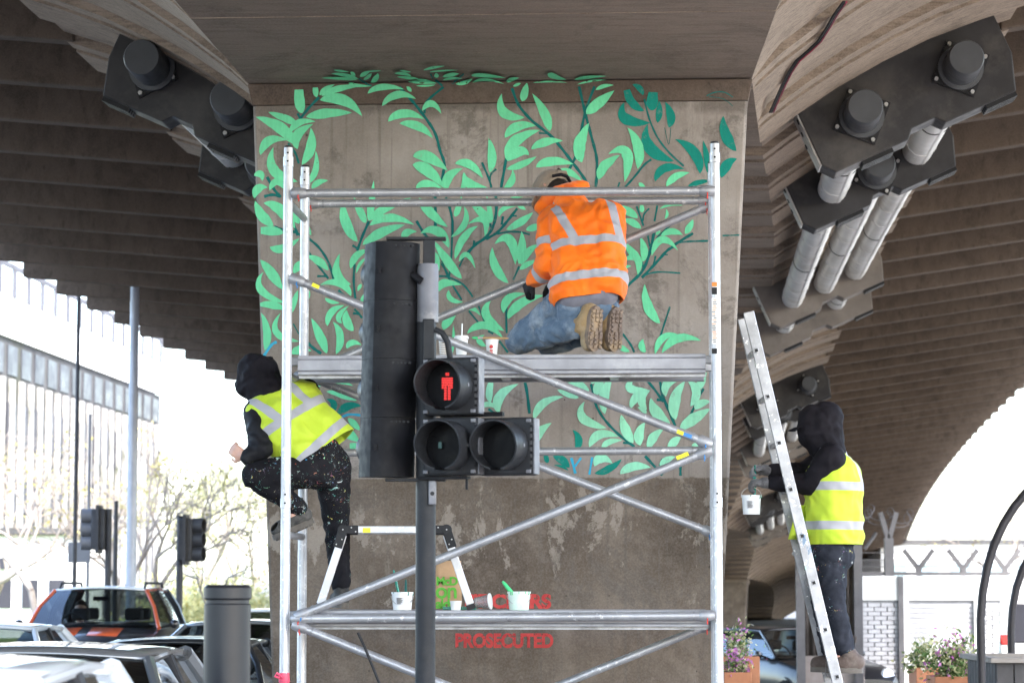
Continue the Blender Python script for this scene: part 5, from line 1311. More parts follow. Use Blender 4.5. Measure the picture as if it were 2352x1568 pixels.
# ------------------------------------------------------------------ cars
t = NT('car_glass'); t.n.remove(t.b)
gl1 = t.node('ShaderNodeBsdfGlossy', {'Roughness': .02, 'Color': (.9, .95, 1, 1)}); tr1 = t.node('ShaderNodeBsdfTransparent', {'Color': (.72, .78, .78, 1)})
fr = t.node('ShaderNodeFresnel', {'IOR': 1.5}); mx = t.node('ShaderNodeMixShader', {0: t.math('ADD', t.math('MULTIPLY', fr.outputs[0], 1.25), .03), 1: tr1.outputs[0], 2: gl1.outputs[0]})
t.t.links.new(mx.outputs[0], t.n['Material Output'].inputs[0]); carglass = t.mat
rearglass = NT('tinted_glass').mat
_t = rearglass.node_tree; _g = _t.nodes.new('ShaderNodeBsdfTransparent'); _g.inputs[0].default_value = (.22, .25, .25, 1); _m = _t.nodes.new('ShaderNodeMixShader'); _m.inputs[0].default_value = .25
_t.nodes['Principled BSDF'].inputs['Base Color'].default_value = (.01, .012, .014, 1); _t.nodes['Principled BSDF'].inputs['Roughness'].default_value = .06
_t.links.new(_g.outputs[0], _m.inputs[1]); _t.links.new(_t.nodes['Principled BSDF'].outputs[0], _m.inputs[2]); _t.links.new(_m.outputs[0], _t.nodes['Material Output'].inputs[0])
def carpaint(name, col, metal=.0, rough=.3):
    t = NT(name); vec = t.coord(); cw = .9 if max(col) > .1 else .45; t.set(color=t.ramp(t.noise(vec, 1.5), [(.3, tuple(c * .92 for c in col)), (.7, col)]), metal=metal, rough=rough, coat=cw); t.b.inputs['Coat Roughness'].default_value = .06; return t.mat
int_m = flat('car_interior', (.035, .035, .038), .7); tyre_m = flat('tyre', (.02, .02, .02), .85); rim_m = flat('alloy', (.5, .5, .52), .3, .8)
hl_m = flat('headlamp_glass', (.7, .72, .75), .08, .3); tl_m = flat('tail_lamp', (.55, .02, .02), .2); am_m = flat('amber_lamp', (.8, .25, .02), .2); plate_w = flat('number_plate', (.75, .75, .7), .5); chrome = flat('chrome', (.7, .7, .72), .12, 1.0)
def car(label, loc, rz, paint, H=1.45, L=4.2, W=1.76, hood=.93, roofm=None, name='car', suv=False, group=None, stripes=None, pillar=None, sticker=None, tail=0.5):
    r = thing(name, label, 'car', loc, rz, group, local=True); roofm = roofm or paint; pillar = pillar or paint
    f = -L / 2; w = W / 2; zl = .30 if suv else .2; belt = hood + .02
    ya, yb = f + 1.15, f + 1.15 + (.62 if suv else .82); yd = L / 2 - (.12 if suv else tail * .5); yc = yd - (.28 if suv else .55)
    st = [(f, zl + .14, zl + .42, .78), (f + .10, zl + .02, hood - .24, .92), (f + .45, zl, hood - .10, .985), (ya - .1, zl, hood, 1.0), (ya + .3, zl, belt, 1.0), (0, zl, belt + .01, 1.0), (yd - .6, zl, belt + .03, 1.0), (L / 2 - .2, zl + .02, belt, .97), (L / 2 - .03, zl + .05, belt - .1, .9), (L / 2, zl + .15, belt - .25, .84)]
    m = MB(); rows = []
    for y, z0, z1, k in st:
        hw = w * k; half = [(hw * .6, z0), (hw * .96, z0 + .03), (hw, z0 + (z1 - z0) * .5), (hw * .985, z1 - .09), (hw * .93, z1 - .015), (hw * .62, z1 + .015), (0, z1 + .03)]
        rows.append([(x, y, z) for x, z in half] + [(-x, y, z) for x, z in reversed(half[:-1])])
    m.sheet(rows); n = len(rows[0]); k0 = 0
    m.f.append(tuple(range(n))); m.m.append(0); m.f.append(tuple(reversed(range((len(rows) - 1) * n, len(rows) * n)))); m.m.append(0)
    body = m.build('body', paint, r, angle=35)
    wb, wr_ = w * .92, w * (.69 if not suv else .655); zb, zr = belt - .005, H
    def gp(y, z, x): return (x, y, z)
    def curve(y, z, hw, bow, crown, n=9): return [(hw * (-1 + 2 * i / (n - 1)), y + bow * (1 - (1 - 2 * i / (n - 1)) ** 2), z + crown * (1 - (1 - 2 * i / (n - 1)) ** 2)) for i in range(n)]
    A, B = curve(ya, zb, wb, -.16, .02), curve(yb, zr - .055, wr_, -.07, .035)
    mid = [tuple((p + q) / 2 + d for p, q, d in zip(a, b, (0, -.03, .035))) for a, b in zip(A, B)]
    MB().sheet([A, mid, B]).build('windscreen', carglass, r, angle=80)
    C, D = curve(yc, zr - .06, wr_ * .97, .05, .03), curve(yd, zb + .02, wb * .93, .10, .0)
    MB().sheet([C, [tuple((p + q) / 2 + d for p, q, d in zip(a, b, (0, .03, .03))) for a, b in zip(C, D)], D]).build('rear_window', rearglass, r, angle=80)
    rf = [curve(yb, zr - .055, wr_ * 1.01, -.07, .035)]
    for k in range(1, 6):
        kk = k / 5; rf.append(curve(yb + (yc - yb) * kk, zr - .055 + .022 * math.sin(math.pi * kk), wr_ * (1.01 + .02 * math.sin(math.pi * kk)), -.07 + .12 * kk, .035))
    MB().sheet(rf).build('roof', roofm, r, solid=.03, angle=60)
    for s in (-1, 1):
        la, lb_, lc, ld_ = Vector((s * wb, ya, zb)), Vector((s * wr_, yb, zr - .055)), Vector((s * wr_ * .97, yc, zr - .06)), Vector((s * wb * .93, yd, zb + .02))
        MB().path([la, (la + lb_) / 2 + Vector((s * .02, -.02, .03)), lb_], .028, 8).build('pillar', pillar, r); MB().path([ld_, (ld_ + lc) / 2 + Vector((s * .02, .03, .02)), lc], .05, 8).build('pillar', paint, r)
        MB().path([lb_, (lb_ + lc) / 2 + Vector((s * .02, 0, .025)), lc], .02, 8).build('roof_rail' if suv else 'door_frame', pillar, r)
        ym = (ya + yd) / 2 + .05; bb = Vector((s * wb, ym, zb)); bt = Vector((s * (wr_ + .01), ym - .05, zr - .045)); MB().bar(bb, bt, .04, .09, up=(0, 1, 0)).build('pillar', int_m, r, smooth=False)
        for (p0, p1, q0, q1) in ((la + Vector((0, .06, 0)), bb, lb_ + Vector((0, .02, 0)), bt), (bb, ld_, bt, lc)):
            MB().sheet([[p0, p1], [(p0 + q0) / 2 + Vector((s * .025, 0, 0)), (p1 + q1) / 2 + Vector((s * .025, 0, 0))], [q0, q1]]).build('side_window', carglass, r, angle=80)
        if suv: MB().path([(s * (wr_ - .05), yb + .15, zr - .02), (s * (wr_ - .05), yb + .25, zr + .05), (s * (wr_ - .05), yc - .25, zr + .05), (s * (wr_ - .05), yc - .15, zr - .02)], .018, 8).build('roof_bar', int_m, r)
        mc = Vector((s * (w + .09), ya + .28, belt + .05)); m = MB(); m.lathe([(.02, -.05), (.055, -.03), (.065, .02), (.055, .04), (0, .04)], mc, (0, 1, 0), 14); mi = m.build('mirror', paint, r); MB().bar((s * wb * .99, ya + .3, belt), mc, .03, .03).build('mirror_arm', int_m, mi)
        m = MB(); m.lathe([(0, -.03), (.07, -.03), (.13, .0), (.12, .05), (0, .06)], (s * w * .70, f + .14, hood - .26), (s * .25, -1, .25), 18); m.build('headlight', hl_m, r)
        m = MB(); m.box((s * w * .78, L / 2 - .04, belt - .18), (.16, .08, .26)); m.build('tail_light', tl_m, r, bevel=.03)
        for y in (f + .78, L / 2 - .78):
            rr = .34 if suv else .315; c = Vector((s * (w - .10), y, rr))
            wh = MB(); wh.lathe([(rr * .62, -.10), (rr * .97, -.10), (rr, -.07), (rr, .07), (rr * .96, .105), (rr * .62, .105)], c, (s, 0, 0), 28); ty = wh.build('wheel', tyre_m, r)
            m = MB(); m.lathe([(rr * .63, -.05), (rr * .63, .095), (rr * .56, .10), (rr * .5, .05), (.05, .07), (0, .085)], c, (s, 0, 0), 24)
            for k in range(5): a = k * 1.2566; m.bar(c + Vector((s * .085, 0, 0)), c + Vector((s * .09, math.cos(a) * rr * .58, math.sin(a) * rr * .58)), .05, .03, up=(1, 0, 0))
            m.build('rim', rim_m, ty)
            m = MB(); m.lathe([(rr * 1.13, -.11), (rr * 1.13, .088), (0, .088)], c, (s, 0, 0), 24); m.build('wheel_arch', int_m, ty)
    m = MB(); m.box((0, f - .005, zl + .22), (.5, .02, .11)); m.build('number_plate', plate_w, r, bevel=.004)
    m = MB(); m.box((0, f + .03, zl + .36), (.9 * w, .05, .12)); m.build('grille', int_m, r, bevel=.02)
    for x in (-.36, .3):
        a = Vector((x * .9, ya - .14, zb + .05)); MB().path([a, a + Vector((.28, .06, .05)), a + Vector((.5, .07, .065))], .008, 5).build('wiper', int_m, r)
    m = MB(); m.box((0, ya + .25, belt - .02), (w * 1.7, .4, .12)); m.build('dashboard', int_m, r, bevel=.04)
    for x in (-.37, .37):
        for y in (ya + 1.15, ya + 1.95):
            if y > yd - .3: continue
            m = MB(); m.box((x, y, belt - .25), (.46, .14, .62), Matrix.Rotation(R(-12), 3, 'X')); m.build('seat', int_m, r, bevel=.05); m = MB(); m.box((x, y + .08, min(H - .22, belt + .17)), (.26, .09, .17)); m.build('headrest', int_m, r, bevel=.04)
    m = MB(); m.box((0, yb + .02, H - .16), (.22, .02, .06)); m.build('rear_view_mirror', int_m, r, bevel=.01)
    MB().path([(-.37 + .18 * math.cos(a), ya + .58 + .06 * math.sin(a), belt + .02 + .17 * math.sin(a)) for a in [6.2832 * k / 20 for k in range(21)]], .014, 6).build('steering_wheel', int_m, r)
    if stripes:
        for x0, x1 in ((-.5, -.13), (.02, .42)):
            m = MB(); rows = []
            for y in (f + .46, f + .75, ya - .1, ya - .02):
                k = (y - f - .45) / (ya - .1 - f - .45); z = hood - .10 + .10 * min(1, max(0, k)) + .03
                rows.append([(x, y, z - .03 * (abs(x) / (w * .93)) + .006) for x in (x0, (x0 + x1) / 2, x1)])
            m.sheet(rows); m.build('bonnet_stripe', stripes, r, solid=.004)
    if sticker:
        q = Vector((sticker, yb - .16, H - .16)); m = MB(); m.lathe([(0, 0), (.06, 0), (.06, .003), (0, .003)], q, (0, -.75, .66), 20); o = m.build('window_sticker', flat('green_disc', (.45, .75, .5), .5), r); o.scale = (1.0, 1, 1)
    return r
white_car = carpaint('white_car_paint', (.72, .73, .74)); silver_car = carpaint('silver_car_paint', (.20, .205, .21), .5); dark_car = carpaint('charcoal_car_paint', (.035, .037, .04), .3); black_car = carpaint('black_car_paint', (.012, .012, .014)); orange_car = carpaint('orange_car_paint', (.55, .10, .035)); grey_car = carpaint('grey_car_paint', (.18, .19, .2), .4)
def lane(u, Y, off=0): return (u - 1176) / FPX * Y + off
QG = 'cars queueing beside the flyover'
def put(label, xc, yroof, paint, **kw):
    L = kw.get('L', 4.2); return car(label, (xc, yroof + L / 2 - 1.9, 0), kw.pop('rz', 0.0), paint, group=QG, **kw)
put('white car at the head of the queue beside the steel post', -1.92, 7.3, white_car, H=1.53, W=1.7)
put('silver car with a green window sticker in the queue', -2.3, 12.2, silver_car, H=1.46, sticker=.40)
put('charcoal saloon with a passenger behind the silver car', -2.82, 22.0, dark_car, H=1.30, L=4.5, hood=.88)
put('dark grey car behind the charcoal saloon, half hidden by the pier', -2.95, 28.5, grey_car, H=1.37)
put('pale car farthest back in the lane next to the pier', -3.45, 36.5, white_car, H=1.42)
put('white car ahead of the orange and black off-roader', -4.98, 24.0, white_car, H=1.40)
put('black off-roader with orange bonnet stripes and roof painted white as sky glare', -5.62, 36.0, black_car, H=1.74, W=1.92, L=4.3, hood=1.17, suv=True, roofm=white_car, stripes=orange_car, pillar=orange_car)  # gloss black roof coloured white in place of its sky reflection
cb_ = car('black car parked under the flyover behind the ladder', (4.55, 43.2, -.35), R(25), black_car, H=1.42, group=None)
def bust(label, x, y, z, shirt, hairc=hair_m):
    p = thing('person', label, 'person', (x, y, z - .55))
    hc = Vector((x, y, z)); up = Vector((0, 0, 1)); fd = Vector((.1, -1, 0))
    caps = head_caps(hc, fd, up) + [(hc - up * .06, hc - up * .2, .055, .06), (hc + Vector((-.16, .02, -.27)), hc + Vector((.16, .02, -.27)), .07, .07), (hc + Vector((0, .04, -.3)), hc + Vector((0, .06, -.55)), .13, .14)]
    for s in (-1, 1): caps += [(hc + Vector((s * .19, .02, -.28)), hc + Vector((s * .24, -.1, -.5)), .05, .042), (hc + Vector((s * .24, -.1, -.5)), hc + Vector((s * .14, -.33, -.42)), .04, .03)]
    blob('body', caps, skin, p, .012, 3)
    sc = [(hc + Vector((-.17, .02, -.27)), hc + Vector((.17, .02, -.27)), .078, .078), (hc + Vector((0, .04, -.3)), hc + Vector((0, .06, -.53)), .15, .155)] + [(hc + Vector((s * .19, .02, -.28)), hc + Vector((s * .24, -.1, -.5)), .062, .055) for s in (-1, 1)]
    blob('top', sc, shirt, p, .014, 4, (.006, 14))
    blob('hair', [(hc + Vector((0, .035, .035)), hc + Vector((0, .0, .062)), .098, .082)], hairc, p, .01, 3, (.004, 30))
bust('driver seen through the windscreen of the black off-roader', lane(190, 36.6), 36.62, 1.42, cloth_mat('tan_coat', (.3, .22, .16), (.4, .3, .22)))
bust('passenger seen through the windscreen of the charcoal saloon', lane(425, 22.5), 22.55, 1.10, cloth_mat('brown_top', (.25, .12, .07), (.3, .16, .1)))
bust('driver of the dark grey car half hidden by the pier', lane(612, 29.2), 29.3, 1.10, cloth_mat('grey_top', (.1, .1, .11), (.15, .15, .16)))
# ------------------------------------------------------------------ background, left: road furniture
pole_m = flat('column_paint', (.16, .165, .18), .5, .2, .2, 3); pole_d = flat('dark_column_paint', (.05, .05, .055), .5)
def column(label, u, Y, r, vtop, mat, name='lamp_column', arm=False, cat='lamp post', z0=0.0):
    q = P(u, vtop, Y); o = thing(name, label, cat, (q.x, Y, z0))
    H_ = max(q.z, 3.0)
    MB().path([(q.x, Y, z0), (q.x, Y, z0 + 1.2), (q.x, Y, H_)], [r * 1.1, r, r * .85], 16).build('shaft', mat, o)
    m = MB(); m.lathe([(r * 1.1, 0), (r * 1.9, 0), (r * 1.9, .03), (r * 1.15, .06)], (q.x, Y, z0), (0, 0, 1), 14); m.build('base_plate', mat, o)
    if arm:
        MB().path([(q.x, Y, H_ - .05), (q.x + .3, Y, H_ + .25), (q.x + 1.2, Y, H_ + .35)], [r * .8, r * .6, r * .5], 12).build('arm', mat, o)
        m = MB(); m.box((q.x + 1.5, Y, H_ + .35), (.7, .25, .1)); m.build('lantern', mat, o, bevel=.03)
    return o
column('thick pale grey lamp column behind the off-roader', 312, 42, .082, 500, flat('pale_column_paint', (.36, .38, .43), .45, .2, .12, 3), arm=True)
column('tall thin dark lamp column behind the white car', 185, 46, .038, 420, pole_d, arm=True)
column('short slim dark post between the lamp columns', 267, 44, .04, 1150, pole_d, 'sign_post', cat='post')
column('very slim grey post beside the thin dark column', 207, 52, .035, 950, pole_m, 'sign_post', cat='post')
def far_signal(label, u, vt, vb, Y, fx, upole, vpole):
    q = P(upole, vpole, Y); o = thing('traffic_signal', label, 'traffic light', (q.x, Y, 0)); k = Y / FPX
    MB().tube((q.x, Y, 0), (q.x, Y, q.z), .055, n=14).build('pole', pole_d, o)
    t_, b_ = P(u, vt, Y), P(u, vb, Y); h = (t_.z - b_.z) / 3
    m = MB(); m.box((t_.x, Y, (t_.z + b_.z) / 2), (.24, .30, t_.z - b_.z)); hd = m.build('head', pole_d, o, bevel=.03)
    m = MB(); m.box((t_.x - fx * .0 + (.13 if fx < 0 else -.13) * .0, Y + .02, (t_.z + b_.z) / 2), (.05, .5, t_.z - b_.z + .12)); m.build('backing_board', pole_d, hd)
    for j in range(3):
        c = Vector((t_.x + fx * .11, Y, t_.z - h * (j + .5))); m = MB(); m.lathe([(.10, 0), (.125, .02), (.12, .20), (.108, .20), (.1, .02)], c, (fx, -.25, 0), 18); m.build('visor', pole_m if fx < 0 else pole_d, hd)
        m = MB(); m.lathe([(0, .0), (.1, 0), (0, .02)], c, (fx, -.25, 0), 16); m.build('lens', lens_off, hd)
    MB().bar((q.x, Y, t_.z - .1), (t_.x, Y, t_.z - .1), .04, .04).build('bracket', pole_d, o, smooth=False); MB().bar((q.x, Y, b_.z + .1), (t_.x, Y, b_.z + .1), .04, .04).build('bracket', pole_d, o, smooth=False)
    return o
far_signal('distant traffic light with visors turned towards the office block', 228, 1168, 1262, 45, -1, 250, 1168)
far_signal('distant dark traffic light on its own post beside the trees', 427, 1190, 1288, 43, 1, 414, 1184)
s_ = P(182, 1268, 47); o = thing('road_sign', 'grey back of a road sign on the thin dark column', 'sign', (s_.x, 47, s_.z - .16))
m = MB(); m.box(s_, (.40, .03, .36)); m.build('panel', pole_m, o, bevel=.01); m = MB(); m.bar(s_ + Vector((-.15, .03, 0)), s_ + Vector((.15, .03, 0)), .03, .04); m.build('fixing_rail', pole_d, o)
# ------------------------------------------------------------------ office block and low building
wht = flat('pale_render', (.085, .083, .085), .9, 0, .35, .5, dirt=(.06, .062, .05), spec=.1); wht2 = flat('white_render', (.8, .8, .79), .8, 0, .06, .6)
win_m = flat('dark_window', (.05, .05, .062), .35, 0, .3, .4, spec=.1); fin_m = flat('concrete_fin', (.11, .11, .125), .8, 0, .2, .6, spec=.1)
A0 = Vector((-26.6, 108, 0)); ob = thing('office_block', 'long pale overexposed office block with rows of fins and windows', 'building', A0)
def OB(s, dd, z): return A0 + ES * s - ET * dd + Vector((0, 0, z))
def obox(name, s0, s1, d0, d1, z0, z1, mat, par): 
    m = MB(); m.hexa([OB(s0, d0, z0), OB(s1, d0, z0), OB(s1, d1, z0), OB(s0, d1, z0)], [OB(s0, d0, z1), OB(s1, d0, z1), OB(s1, d1, z1), OB(s0, d1, z1)]); return m.build(name, mat, par, smooth=False)
LB = 64; fin2 = flat('weathered_fin', (.34, .33, .315), .9, 0, .35, .8, dirt=(.12, .125, .10), spec=.1)
obox('wall', 0, LB, .3, 14, 0, 14.2, wht, ob); obox('roof_storey', 0, LB, .6, 14, 14.3, 16.4, wht2, ob)
band = obox('fascia', -.3, LB + .3, .14, .3, 14.25, 16.3, wht2, ob); obox('parapet_rail', -.3, LB + .3,   .05, .2, 17.75, 18.0, fin_m, ob)
for k in range(22):
    s_ = k * 3.0; obox('parapet_post', s_, s_ + .5, .06, .2, 16.3, 17.75, fin_m, ob)
for k in range(22):
    s_ = .4 + k * 2.9; w_ = obox('window', s_, s_ + 2.0, .24, .31, 12.4, 13.9, win_m, ob)
    for fl in range(3): obox('window', s_, s_ + 2.0, .22, .29, 2.2 + fl * 3.3, 4.4 + fl * 3.3, win_m, ob)
for k in range(32): obox('fin', k * 2.0, k * 2.0 + .7, .10, .28, 1.2, 12.2, fin2, ob)
L0 = P(-80, 1345, 84); lo_b = thing('low_building', 'low white building with dark square sign beside bare trees', 'building', (-15, 88, 0))
m = MB(); x0, x1 = lane(-90, 84), lane(150, 84); zt_ = P(0, 1228, 84).z
m.box(((x0 + x1) / 2, 88, zt_ / 2), (x1 - x0, 8, zt_)); m.build('wall', wht2, lo_b, smooth=False)
m = MB(); m.box(((x0 + x1) / 2, 87.9, zt_ + .12), (x1 - x0 + .4, 8.4, .2)); m.build('roof', wht, lo_b, smooth=False)
q = P(6, 1293, 83.9); m = MB(); m.box(q, (.5, .08, .36)); m.build('sign_panel', win_m, lo_b, smooth=False)
for k in range(4): m = MB(); m.box((x0 + .6 + k * .85, 83.98, 1.5), (.5, .06, .9)); m.build('window', win_m, lo_b, smooth=False)
# ------------------------------------------------------------------ trees
bark = flat('pale_bark', (.30, .26, .225), .9, 0, .3, 4)
def leafmat(name, a, b):
    t = NT(name); vec = t.coord(); c = t.ramp(t.noise(vec, 2.5, 4), [(.3, a), (.7, b)]); t.set(color=c, rough=.6); t.b.inputs['Transmission Weight'].default_value = 0
    tr_ = t.node('ShaderNodeBsdfTranslucent', {'Color': c}); mx = t.node('ShaderNodeMixShader', {0: .35, 1: t.b.outputs[0], 2: tr_.outputs[0]}); t.t.links.new(mx.outputs[0], t.n['Material Output'].inputs[0]); return t.mat
leaf_y = leafmat('young_yellow_leaf', (.34, .30, .10), (.55, .48, .2)); leaf_g = leafmat('young_green_leaf', (.36, .36, .17), (.56, .55, .30)); leaf_d = leafmat('green_leaf', (.05, .12, .025), (.14, .24, .06))
def quad_leaf(m, p, s, rnd):
    a = Vector((rnd.uniform(-1, 1), rnd.uniform(-1, 1), rnd.uniform(-1, 1))).normalized(); b = a.cross(Vector((rnd.uniform(-1, 1), rnd.uniform(-1, 1), rnd.uniform(-1, 1)))).normalized()
    m.add([p - a * s, p + b * s * .45, p + a * s, p - b * s * .45], [(0, 1, 2, 3)])
def tree(label, u, Y, H_, lean, lm, nleaf, spread=.55, seed=0, lsize=.07, name='tree', r0=.11, depth=6):
    rnd = random.Random(seed); x = lane(u, Y); o = thing(name, label, 'tree', (x, Y, 0)); m = MB(); tips = []
    def grow(p, dr, L, r, d_):
        pts = [p]; n = 3
        for k in range(n):
            dr = (dr + Vector((rnd.uniform(-.22, .22), rnd.uniform(-.22, .22), rnd.uniform(-.06, .14)))).normalized(); p = p + dr * L / n; pts.append(p)
        m.path(pts, [r * (1 - .35 * k / n) for k in range(n + 1)], 6 if d_ > 2 else 4, False)
        if d_ <= 2: tips.extend(pts[1:])
        if d_ == 0: return
        for k in range(rnd.choice((2, 3, 3)) if d_ > 1 else 3):
            a = rnd.uniform(0, 6.28); sp_ = spread * rnd.uniform(.6, 1.3); s1, s2 = frame(dr)
            nd = (dr * math.cos(sp_) + (s1 * math.cos(a) + s2 * math.sin(a)) * math.sin(sp_)).normalized(); grow(pts[-1 if k < 2 else 2], nd, L * rnd.uniform(.66, .85), r * .62, d_ - 1)
    grow(Vector((x, Y, -.05)), Vector((lean, 0, 1)).normalized(), H_ * .26, r0, depth)
    m.build('trunk', bark, o); m = MB()
    for k in range(nleaf):
        p = rnd.choice(tips) + Vector((rnd.gauss(0, .12), rnd.gauss(0, .12), rnd.gauss(0, .12))); quad_leaf(m, p, lsize * rnd.uniform(.5, 1.2), rnd)
    props(m.build('crown', lm, o, smooth=False, fix=False), kind='stuff'); return o
tree('bare tree with sparse yellow buds in front of the low white building', 95, 58, 6.6, -.05, leaf_y, 420, seed=11)
tree('bare spreading tree with yellow buds between the two lamp columns', 245, 62, 6.2, .12, leaf_y, 380, .62, seed=5)
tree('bare tree with thin twigs behind the lone dark traffic light', 372, 66, 6.4, .05, leaf_y, 320, .6, seed=21)
tree('pale green budding tree farthest left by the office block', -20, 70, 7.6, .05, leaf_y, 420, seed=9)
tree('light green leafy tree behind the dark traffic light', 470, 92, 7.0, .0, leaf_g, 850, .62, seed=14, lsize=.11)
tree('light green leafy tree close beside the mural pier', 590, 96, 7.4, -.03, leaf_g, 950, .62, seed=17, lsize=.11)
tree('light green tree behind the thin mast-like sapling', 535, 120, 8.5, .02, leaf_g, 1100, .6, seed=33, lsize=.13)
tree('thin upright sapling beyond the bollard', 502, 60, 4.8, 0, leaf_y, 160, .95, seed=3, r0=.05, depth=4, lsize=.05)
def bush(label, c, rx, ry, rz, mats, n, ls, name='shrub', cat='shrub', seed=0, stems=8, group=None):
    rnd = random.Random(seed); c = Vector(c); o = thing(name, label, cat, c, group=group); m = MB()
    for k in range(stems):
        a = rnd.uniform(0, 6.28); e = c + Vector((math.cos(a) * rx * .7, math.sin(a) * ry * .7, rz * rnd.uniform(.8, 1.7))); m.path([c + Vector((math.cos(a) * rx * .2, math.sin(a) * ry * .2, 0)), (c + e) / 2 + Vector((0, 0, rz * .15)), e], [.006, .005, .002], 5)
    props(m.build('stems', leaf_d if mats else bark, o), kind='stuff')
    for j, (mt, fr_, nm, zb) in enumerate(mats):
        m = MB()
        for k in range(int(n * fr_)):
            v = Vector((rnd.gauss(0, .45), rnd.gauss(0, .45), abs(rnd.gauss(.5, .4)) * (1 + zb))); quad_leaf(m, c + Vector((v.x * rx, v.y * ry, v.z * rz)), ls * rnd.uniform(.5, 1.3), rnd)
        props(m.build(nm, mt, o, smooth=False, fix=False), kind='stuff')
    return o
verge_m = flat('verge_grass', (.10, .15, .04), .9, 0, .3, 3, dirt=(.2, .22, .09))
m = MB(); m.hexa([(x, y, .004) for x, y in ((-40, 66), (-5.5, 66), (-1, 135), (-40, 135))], [(x, y, .10) for x, y in ((-40, 66), (-5.5, 66), (-1, 135), (-40, 135))]); props(m.build('verge', verge_m, smooth=False), kind='structure')
for k, (u, Y) in enumerate(((395, 74), (440, 76), (500, 78), (560, 80), (610, 82))):
    bush(['low pale hedge shrub behind the off-roader', 'low pale hedge shrub right of the dark traffic light post', 'low pale hedge shrub behind the bollard', 'low pale hedge shrub between bollard and pier', 'low pale hedge shrub close against the pier edge'][k], (lane(u, Y), Y, .1), 1.5, 1.0, 1.3, ((leaf_g, 1.0, 'foliage', 0), (leaf_y, .3, 'buds', .1)), 1500, .09, seed=k + 40)
# ------------------------------------------------------------------ background, right
GR = -.35
fence_m = flat('fence_steel', (.13, .125, .13), .5, .4, .2, 4); brick_w = flat('white_painted_brick', (.46, .46, .48), .85, 0, .15, 5, dirt=(.3, .3, .32), spec=.15); mort = flat('dark_mortar', (.27, .27, .28), .9)
YW = 45.0
def WX(u): return lane(u, YW)
zwt = P(2000, 1322, YW).z
bw_ = thing('brick_wall', 'white painted brick wall beneath the spiked security fence', 'wall', (WX(2100), YW, GR))
m = MB(); m.box(((WX(1972) + WX(2600)) / 2, YW + .18, (zwt + GR) / 2), (WX(2600) - WX(1972), .28, zwt - GR)); m.build('core', mort, bw_, smooth=False)
m = MB(); z = GR + .02; row = 0; zl_ = P(2000, 1378, YW).z
while z < zl_ - .07:
    x = WX(1974) - (.11 if row % 2 else 0)
    while x < WX(2560):
        a, b = max(x, WX(1974)), min(x + .215, WX(2560))
        if b - a > .04 and not (WX(2066) < (a + b) / 2 < WX(2240)): m.box(((a + b) / 2, YW + .03 + random.uniform(-.004, .004), z + .0325), (b - a - .012, .05, .063))
        x += .225
    z += .075; row += 1
props(m.build('brick', brick_w, bw_, smooth=False), kind='stuff')
m = MB(); m.box(((WX(1974) + WX(2560)) / 2, YW + .02, (zl_ + zwt) / 2), (WX(2560) - WX(1974), .08, zwt - zl_)); m.build('lintel', wht2, bw_, bevel=.01)
m = MB(); m.box((WX(2064), YW - .03, (GR + zwt) / 2), (.09, .08, zwt - GR)); m.build('drainpipe', fence_m, bw_)
sh = thing('roller_shutter', 'white slatted roller shutter in the brick wall', 'shutter', (WX(2155), YW, GR))
for u in (2074, 2238): m = MB(); m.box((WX(u), YW - .01, (GR + zl_) / 2), (.10, .10, zl_ - GR)); m.build('guide_rail', wht2, sh)
z = GR + .02
while z < zl_ - .05:
    m = MB(); m.box(((WX(2076) + WX(2236)) / 2, YW + .045, z + .042), (WX(2236) - WX(2076) - .08, .03, .076)); m.build('slat', brick_w, sh, bevel=.012); z += .085
fe = thing('security_fence', 'dark spiked mesh fence with Y-shaped arms above the white wall', 'fence', (WX(2100), YW + .15, zwt))
def ypost(u, vt, vf, Y, arm, w_=.11):
    p = P(u, vf, Y); zt0 = P(u, vt, Y).z; po = MB().bar((p.x, Y, zwt - .1), (p.x, Y, p.z), w_, w_, up=(0, 1, 0)).build('post', fence_m, fe, smooth=False)
    for s in (-1, 1): MB().bar((p.x, Y, p.z - .05), (p.x + s * arm, Y, zt0), .08, .08, up=(0, 1, 0)).build('arm', fence_m, po, smooth=False)
ypost(2041, 1176, 1235, YW + .1, .14, .15)
for u in (2110, 2212, 2308, 2410): ypost(u, 1262, 1300, YW + 3, .27, .10)
MB().bar((WX(1970), YW + .1, zwt + .04), (WX(2560), YW + .1, zwt + .04), .05, .06).build('rail', fence_m, fe, smooth=False)
m = MB(); zf = P(2000, 1285, YW).z
for k in range(150):
    x = WX(1974) + k * (WX(2560) - WX(1974)) / 149; m.bar((x, YW + .1, zwt + .06), (x, YW + .1, zf), .010, .010)
for k in range(3): m.bar((WX(1974), YW + .11, zwt + .16 + k * .12), (WX(2560), YW + .11, zwt + .16 + k * .12), .012, .012)
props(m.build('mesh', fence_m, fe, smooth=False), kind='stuff')
for j, (z0, ph) in enumerate(((P(0, 1178, YW).z, 0), (P(0, 1188, YW).z, 1))):
    m = MB(); m.path([(WX(1900) + k * .03 + .13 * math.cos(k * .55 + ph), YW + .1 + .02 * k % .2, z0 + .13 * math.sin(k * .55 + ph) + .05 * math.sin(k * .1)) for k in range(60)], .006, 4); m.build('razor_wire', fence_m, fe)
MB().path([(WX(1985), YW + .1, P(0, 1260, YW).z), (WX(2008), YW + .1, P(0, 1230, YW).z), (WX(2012), YW + .1, P(0, 1222, YW).z)], .03, 8).build('arm', fence_m, fe)
